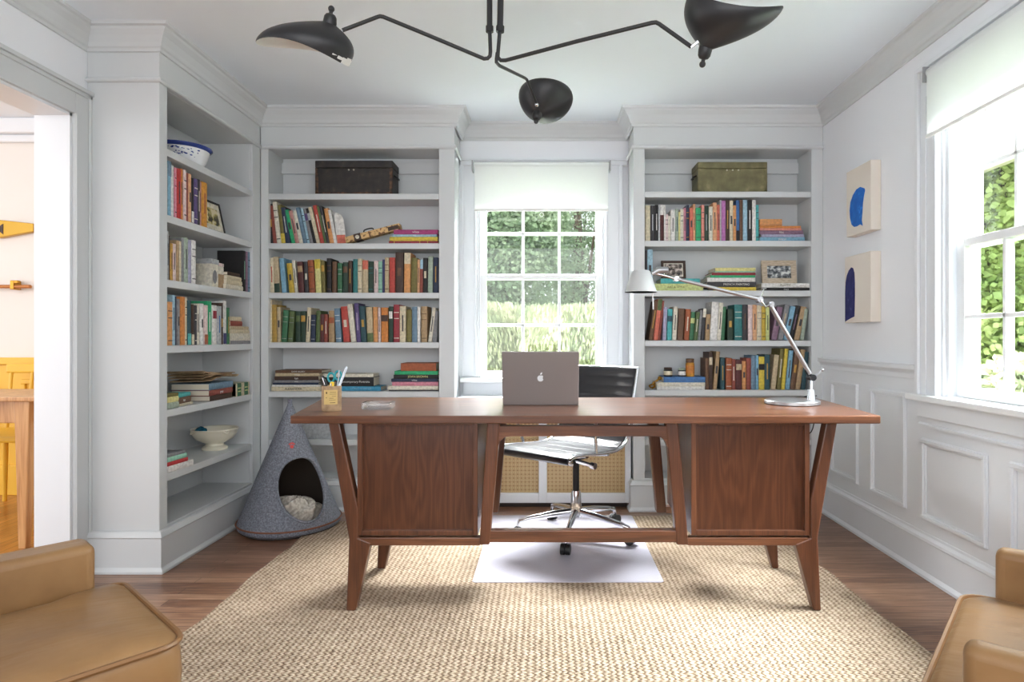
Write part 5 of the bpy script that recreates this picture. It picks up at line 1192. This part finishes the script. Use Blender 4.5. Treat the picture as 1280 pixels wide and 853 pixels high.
# ------------------------------------------------------------------ garden
GR = noisy('lawn', [(.35, (96, 120, 66)), (.65, (150, 168, 104))], 3, 6, .95)
struct(MB().box(-30, 40, YB+.16, 45, -.6, -.5).box(XR+.16, 40, -12, YB+.16, -.6, -.5).build('ground_outside', GR))
struct(MB().box(3.6, 3.75, 3.2, 9, 2.46, 3.0).box(3.45, 5.2, 3.2, 9, 3.0, 3.06).build('trim_porch_beam', mat('eave_paint', (196, 184, 170), .8)))
def leafmat(name, c1, c2, c3):
    m = noisy(name, [(.35, c1), (.5, c2), (.65, c3)], 2.2, 3, .7); nt = m.node_tree
    t = N(m, 'ShaderNodeBsdfTranslucent'); t.inputs[0].default_value = srgb(c3); mx = N(m, 'ShaderNodeMixShader'); mx.inputs[0].default_value = .35
    L(m, bsdf(m).outputs[0], mx.inputs[1]); L(m, t.outputs[0], mx.inputs[2]); L(m, mx.outputs[0], nt.nodes['Material Output'].inputs[0]); return m
LF = [leafmat('leaves_dark', (104, 128, 98), (140, 162, 128), (180, 196, 162)), leafmat('leaves_bright', (132, 156, 96), (172, 190, 122), (208, 216, 158)), leafmat('leaves_weeping', (132, 146, 116), (178, 184, 148), (210, 210, 178))]
BARK = noisy('bark', [(.4, (74, 62, 52)), (.6, (112, 98, 84))], 12, 5, .9)
def plant(name, label, cat, loc, rx, ry, h0, h1, n, ls, mt, seed, weep=False, trunk=True, group=None):
    rnd = random.Random(seed); t = tag(empty(name, loc), label, cat, group); vs = []; fs = []
    blobs = [(rnd.uniform(-1, 1)*rx*.6, rnd.uniform(-1, 1)*ry*.6, h0+(h1-h0)*rnd.uniform(.1, .9), rnd.uniform(.35, .6)) for _ in range(16)]
    for k in range(n):
        if weep:
            q = rnd.uniform(0, 2*math.pi); rr = rnd.random()**.4; fall = rnd.random(); x = rx*rr*math.cos(q); y = ry*rr*math.sin(q); z_ = h0+(h1-h0)*(1-fall*rr)
            d = Vector((math.cos(q)*.25+rnd.uniform(-.2, .2), math.sin(q)*.25+rnd.uniform(-.2, .2), -1)).normalized()
        else:
            b = rnd.choice(blobs); q = rnd.uniform(0, 2*math.pi); ph = math.acos(rnd.uniform(-1, 1)); r = b[3]*(rnd.random()**.35)
            x = b[0]+rx*r*math.sin(ph)*math.cos(q); y = b[1]+ry*r*math.sin(ph)*math.sin(q); z_ = b[2]+(h1-h0)*.5*r*math.cos(ph)
            d = Vector((rnd.uniform(-1, 1), rnd.uniform(-1, 1), rnd.uniform(-1, .4))).normalized()
        s_ = d.cross(Vector((rnd.uniform(-1, 1), rnd.uniform(-1, 1), rnd.uniform(-1, 1)))).normalized()
        l_ = ls*rnd.uniform(.6, 1.4); w_ = l_*(.16 if weep else .42); c = Vector((x, y, z_)); i = len(vs)
        vs += [c, c+d*l_*.5+s_*w_, c+d*l_, c+d*l_*.5-s_*w_]; fs.append((i, i+1, i+2, i+3))
    mb = MB(); mb.v = [tuple(v) for v in vs]; mb.f = fs
    me = bpy.data.meshes.new('foliage'); me.from_pydata(mb.v, [], fs); me.materials.append(mt); o = bpy.data.objects.new('foliage', me); COL.objects.link(o); o.parent = t
    if trunk:
        m = MB().tube([(0, 0, 0), (.05, 0, (h0+h1)*.35), (.0, .05, (h0+h1)*.75)], [max(.04, h1*.03), max(.03, h1*.022), .02], 8)
        for a_ in range(5): q = a_*1.3; m.tube([(0, 0, h0*.7+a_*.1), (rx*.5*math.cos(q), ry*.5*math.sin(q), h0+(h1-h0)*.6)], [max(.025, h1*.012), .01], 6)
        m.build('trunk', BARK, t, 0, True)
plant('weeping_shrub', 'pale weeping shrub outside the small window, nearest the glass on the right', 'shrub', (.75, 8.7, -.5), 1.15, .9, .2, 2.02, 34000, .085, LF[2], 1, True)
plant('weeping_shrub', 'pale weeping shrub outside the small window, on the left', 'shrub', (-1.55, 9.9, -.5), 1.2, .9, .2, 2.12, 34000, .085, LF[2], 2, True)
TR = [(-1.0, 12.6, 1.7, 6.2, 0), (.9, 18.5, 2.6, 9.0, 0), (2.9, 13.0, 1.7, 6.0, 0), (6.9, 18.5, 2.4, 8.6, 1), (-5.2, 13.2, 1.8, 7.0, 0), (-5.2, 19, 2.6, 9.0, 1)]
TL = ['first tree behind shrubs', 'tall tree farthest back in the middle of the small window view', 'dark tree in the right panes of the small window view', 'bright tree hidden right of the small window view', 'dark tree far left beyond the small window', 'pale tall tree far back on the left beyond the small window']
TL[0] = 'dark tree in the left panes of the small window view'
for k, (x, y, r, h, mi) in enumerate(TR): plant('tree', TL[k], 'tree', (x, y, -.5), r, r*.8, .6, h, 46000, .085, LF[mi], 10+k, group='garden trees')
TR2 = [(4.7, 6.4, 1.2, 4.3, 1), (7.8, 10.4, 2.1, 6.0, 1), (12.0, 15.5, 2.8, 8.5, 0), (7.4, 5.0, 1.2, 4.2, 1), (3.15, 4.2, .5, 1.35, 2)]
TL2 = ['bright green bush close outside the right wall window', 'bright leafy tree in the middle of the right window view', 'dark tree farthest back in the right window view', 'bright tree at the right edge of the right window view', 'low pale bush at the foot of the right window view']
for k, (x, y, r, h, mi) in enumerate(TR2): plant('tree' if k < 4 else 'bush', TL2[k], 'tree' if k < 4 else 'bush', (x, y, -.5), r, r*.8, .2, h, 36000, .07, LF[mi], 30+k, group='garden trees')
